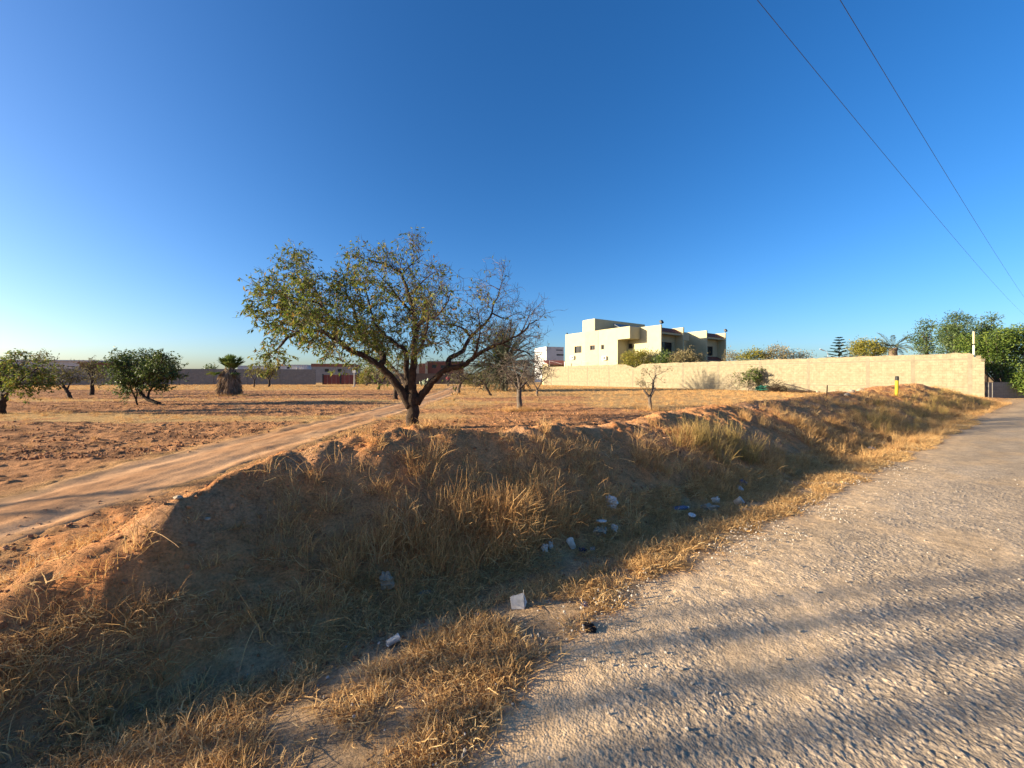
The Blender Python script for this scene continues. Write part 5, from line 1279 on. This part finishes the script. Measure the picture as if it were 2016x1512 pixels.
sh[3] = (0, 0, 1.43, .065)
skin_obj('shirt', sh, [(0,1),(1,2),(2,3),(2,4),(4,5),(2,6),(6,7)], M['shirt'])
tr_ = [(x, y, z, *(q + g for q in rr)) for (x, y, z, *rr) in (body[0], body[14], body[15], body[16], body[18], body[19], body[20])]
skin_obj('trousers', tr_, [(0,1),(1,2),(2,3),(0,4),(4,5),(5,6)], M['trousers'])
skin_obj('hair', [(0,.01,1.64,.080,.092),(0,.0,1.72,.07,.08),(0,.02,1.75,.04)], [(0,1),(1,2)], M['hair'])
tag(man, 'person in a red top and dark trousers walking on the track', 'person')

# ---- litter in the ditch
M['white_plastic'] = pmat('white_plastic', (0.44, 0.40, 0.35), (0.70, 0.65, 0.58), 30, 0.45)
M['grey_plastic'] = pmat('dusty_grey_plastic', (0.24, 0.19, 0.135), (0.36, 0.29, 0.21), 14, 0.6)
M['blue_plastic'] = pmat('blue_plastic', (0.06, 0.075, 0.15), (0.12, 0.14, 0.23), 14, 0.5)
M['navy'] = pmat('navy_wrapper', (0.02, 0.018, 0.045), (0.045, 0.04, 0.08), 20, 0.4)
M['clear'] = pmat('pale_blue_bottle', (0.40, 0.46, 0.52), (0.55, 0.60, 0.65), 12, 0.3)
M['paper'] = pmat('white_paper', (0.38, 0.36, 0.33), (0.62, 0.60, 0.56), 16, 0.9)
M['dung'] = pmat('black_clump', (0.012, 0.009, 0.008), (0.035, 0.025, 0.02), 30, 0.95, 0.9, 0.03, 40)
def bag(px, py, size, seed, mat, lab, name='plastic_bag', cat='plastic bag', lift=0.0, amp=.55):
    c = hit(px, py); o_ = crumple(seed, tuple(q_ * .78 for q_ in size), amp).build(name, M[mat]); o_.location = c + np.array([0, 0, lift - .01]); o_.rotation_euler = (0, 0, seed * 1.3); return tag(o_, lab, cat)
def cup(px, py, h, ra, rb, tilt, az, mat, lab, name='cup', cat='cup', lift=.0, lid=None):
    c = hit(px, py); root = empty(name, c + np.array([0, 0, lift])); root.rotation_euler = (tilt, 0, az)
    k = 18; a = np.arange(k) / k * 2 * np.pi; ring = lambda rr, z: np.stack([rr * np.cos(a), rr * np.sin(a), np.full(k, z)], -1)
    prof = [(ra * .97, .002), (ra, .0), (rb, h), (rb + .003, h + .001), (rb + .003, h - .004), (rb - .002, h - .002), (ra - .002, .006), (0.001, .006)]
    v = np.concatenate([ring(*p) for p in prof]); qd = [(i * k + j, i * k + (j + 1) % k, (i + 1) * k + (j + 1) % k, (i + 1) * k + j) for i in range(len(prof) - 1) for j in range(k)]
    MB().add(v, [(0, (j + 1), j) for j in range(1, k - 1)], qd).build('shell', M[mat], root, True)
    if lid: MB().tube([(0, 0, h + .003), (0, 0, h + .012)], rb + .006, 18).build('lid', M[lid], root)
    return tag(root, lab, cat)
def bottle(px, py, L, rad, az, mat, lab, capm='blue_plastic', squash=.75):
    c = hit(px, py); root = empty('bottle', c + np.array([0, 0, rad * .7]), az)
    t = np.array([0, .02, .1, .35, .4, .45, .72, .80, .90, .93]) * L; rr = np.array([.7, .98, 1, 1, .93, 1, 1, .8, .42, .38]) * rad
    mb = MB(); mb.tube(np.stack([t, t * 0, t * 0], -1), rr, 16); mb.v[0][:, 2] *= squash; mb.build('body', M[mat], root, True)
    MB().tube([(L * .935, 0, 0), (L * 1.0, 0, 0)], rad * .42, 12).build('cap', M[capm], root); return tag(root, lab, 'bottle')
# torn open white carton
c = hit(1020, 1198); ct = empty('torn_carton', c + np.array([0, 0, .01]), .5)
def sheet3(a, b_, d_, e, th=.002):
    a, b_, d_, e = map(np.array, (a, b_, d_, e)); n_ = norm(np.cross(b_ - a, e - a)) * th; v = np.array([a, b_, d_, e, a + n_, b_ + n_, d_ + n_, e + n_])
    return MB().add(v, None, [(0, 3, 2, 1), (4, 5, 6, 7), (0, 1, 5, 4), (1, 2, 6, 5), (2, 3, 7, 6), (3, 0, 4, 7)])
sheet3((-.05, 0, 0), (.03, -.035, -.004), (.035, -.01, .095), (-.052, .02, .075)).build('panel', M['white_plastic'], ct)
sheet3((.033, -.033, 0), (.075, .01, .01), (.055, .02, .075), (.037, -.008, .115)).build('panel', M['white_plastic'], ct)
sheet3((-.05, .002, 0), (.0, .05, .002), (.0, .055, .06), (-.052, .022, .073)).build('panel', M['white_plastic'], ct)
tag(ct, 'torn open white carton lying nearest the viewer in the ditch', 'carton')
cup(1129, 1084, .085, .026, .036, -1.15, .3, 'white_plastic', 'upturned white cup lying left of the navy wrapper', lift=.03)
bag(1072, 1084, (.085, .06, .075), 3, 'white_plastic', 'small crumpled white plastic left of the white cup', 'plastic_scrap', 'plastic scrap')
bag(1084, 1080, (.05, .045, .075), 4, 'paper', 'small white folded wrapper leaning beside the crumpled plastic', 'wrapper', 'wrapper')
bag(1147, 1086, (.10, .06, .045), 7, 'navy', 'navy blue wrapper lying right of the white cup', 'wrapper', 'wrapper')
bag(1167, 1081, (.10, .05, .03), 8, 'paper', 'flat whitish scrap attached beside the navy wrapper', 'paper_scrap', 'paper scrap')
cup(762, 1274, .075, .020, .021, 1.45, 2.3, 'white_plastic', 'flattened white can lying alone on bare soil', 'can', 'can', .017)
bag(1203, 998, (.17, .14, .15), 9, 'white_plastic', 'largest pale plastic bag, caught in the grass', amp=.7)
bag(1181, 1050, (.19, .13, .09), 10, 'grey_plastic', 'grey plastic bag under a white tray', amp=.6)
c = hit(1184, 1043); tt = crumple(61, (.11, .06, .025), .12).build('tray', M['paper']); tt.location = c + np.array([0, 0, .075]); tag(tt, 'small white tray lying on the grey plastic bag', 'tray')
bag(1209, 1046, (.10, .08, .09), 11, 'white_plastic', 'white paper twist right of the tray', 'paper_scrap', 'paper scrap')
bottle(1325, 1006, .22, .033, .25, 'blue_plastic', 'blue bottle lying in the grass', 'white_plastic')
cup(1361, 1024, .06, .03, .034, .25, 0, 'grey_plastic', 'tub with a white lid right of the blue bottle', 'tub', 'tub', .0, 'white_plastic')
bag(1398, 1004, (.24, .14, .09), 12, 'grey_plastic', 'wide grey plastic bag right of the tub', amp=.7)
bag(1409, 992, (.10, .06, .12), 14, 'paper', 'upright torn white scrap on the wide grey bag', 'paper_scrap', 'paper scrap')
bottle(1459, 968, .24, .036, 1.2, 'clear', 'pale bottle with blue top leaning in the grass, farthest of the litter', 'blue_plastic')
bag(1463, 957, (.12, .10, .12), 15, 'blue_plastic', 'blue plastic bag beside the farthest bottle')
cup(1447, 994, .10, .034, .045, .9, 1.0, 'white_plastic', 'tilted white cup left of the crumpled tissue', lift=.02)
bag(1470, 1006, (.17, .08, .045), 17, 'paper', 'bright crumpled tissue at the edge of the sunlit road', 'tissue', 'tissue', amp=.9)
bag(1325, 968, (.10, .05, .06), 18, 'paper', 'whitish scrap under the greenish grass clump', 'paper_scrap', 'paper scrap')
bag(762, 1156, (.13, .10, .13), 19, 'grey_plastic', 'dusty grey bag in the tall grass above the white can', amp=.6)
bag(1012, 1022, (.10, .08, .09), 20, 'white_plastic', 'small pale bag half hidden right of the tall golden grass', amp=.6)
bag(1153, 1190, (.085, .06, .03), 21, 'navy', 'flat navy wrapper at the edge of the road grass', 'wrapper', 'wrapper')
bag(838, 1168, (.13, .04, .03), 22, 'grey_plastic', 'thin grey scrap under the tall golden grass', 'plastic_scrap', 'plastic scrap')
bag(1160, 1238, (.13, .08, .05), 23, 'dung', 'black clump lying on the sandy road edge', 'black_clump', 'clump', amp=.6)
for k, (px, py, s, lab) in enumerate(((351, 982, .04, 'pale stone on the crest of the bank at left'), (408, 1023, .03, 'small rounded stone on the bank below the pale stone'), (940, 1213, .035, 'small pale stone left of the torn carton'), (1340, 1182, .045, 'flat pale stone on the sandy road edge'), (1715, 887, .13, 'pale stone at the foot of the bank near the road bend'), (1925, 871, .10, 'white stone on the road side far right'))):
    c = hit(px, py); st = crumple(80 + k, (s * 1.4, s, s * .75), .2, 2).build('stone', M['rubble']); st.location = c - np.array([0, 0, .006]); tag(st, lab, 'stone', 'stones by the roadside')
# straw at the foot of the bare tree and others
U2 = []
for (px, y, n_, sp) in ((1020, 16.4, 90, .5), (1281, 16.0, 30, .35), (812, 10.4, 26, .4), (903, 32.8, 30, .5), (452, 30.6, 60, 1.0)):
    x0_ = xp(px, y); U2.append(np.stack([x0_ + R.normal(size=n_) * sp, y + R.normal(size=n_) * sp * .7], -1))
U2 = np.concatenate(U2); n = len(U2)
scatter('tree_foot_grass', np.stack([U2[:, 0], U2[:, 1], height(U2[:, 0], U2[:, 1])], -1), rots(n), .7 + .5 * R.random(n), pick(n, 0, 10), protos, 'straw standing round the feet of the trees', 'grass')

# repeats of a kind share a group
LITTER = ('plastic bag', 'plastic scrap', 'wrapper', 'paper scrap', 'cup', 'can', 'tray', 'bottle', 'tub', 'tissue', 'carton')
for o_ in scene.objects:
    if o_.parent is None and 'category' in o_ and 'group' not in o_:
        c_ = o_['category']
        if c_ in LITTER: o_['group'] = 'litter in the roadside ditch'
        elif c_ == 'tree': o_['group'] = 'trees standing in the dry field'
        elif c_ == 'building': o_['group'] = 'far buildings beyond the walls'
        elif c_ == 'wall': o_['group'] = 'walls round the field'
        elif c_ == 'log': o_['group'] = 'poles lying by the wall'
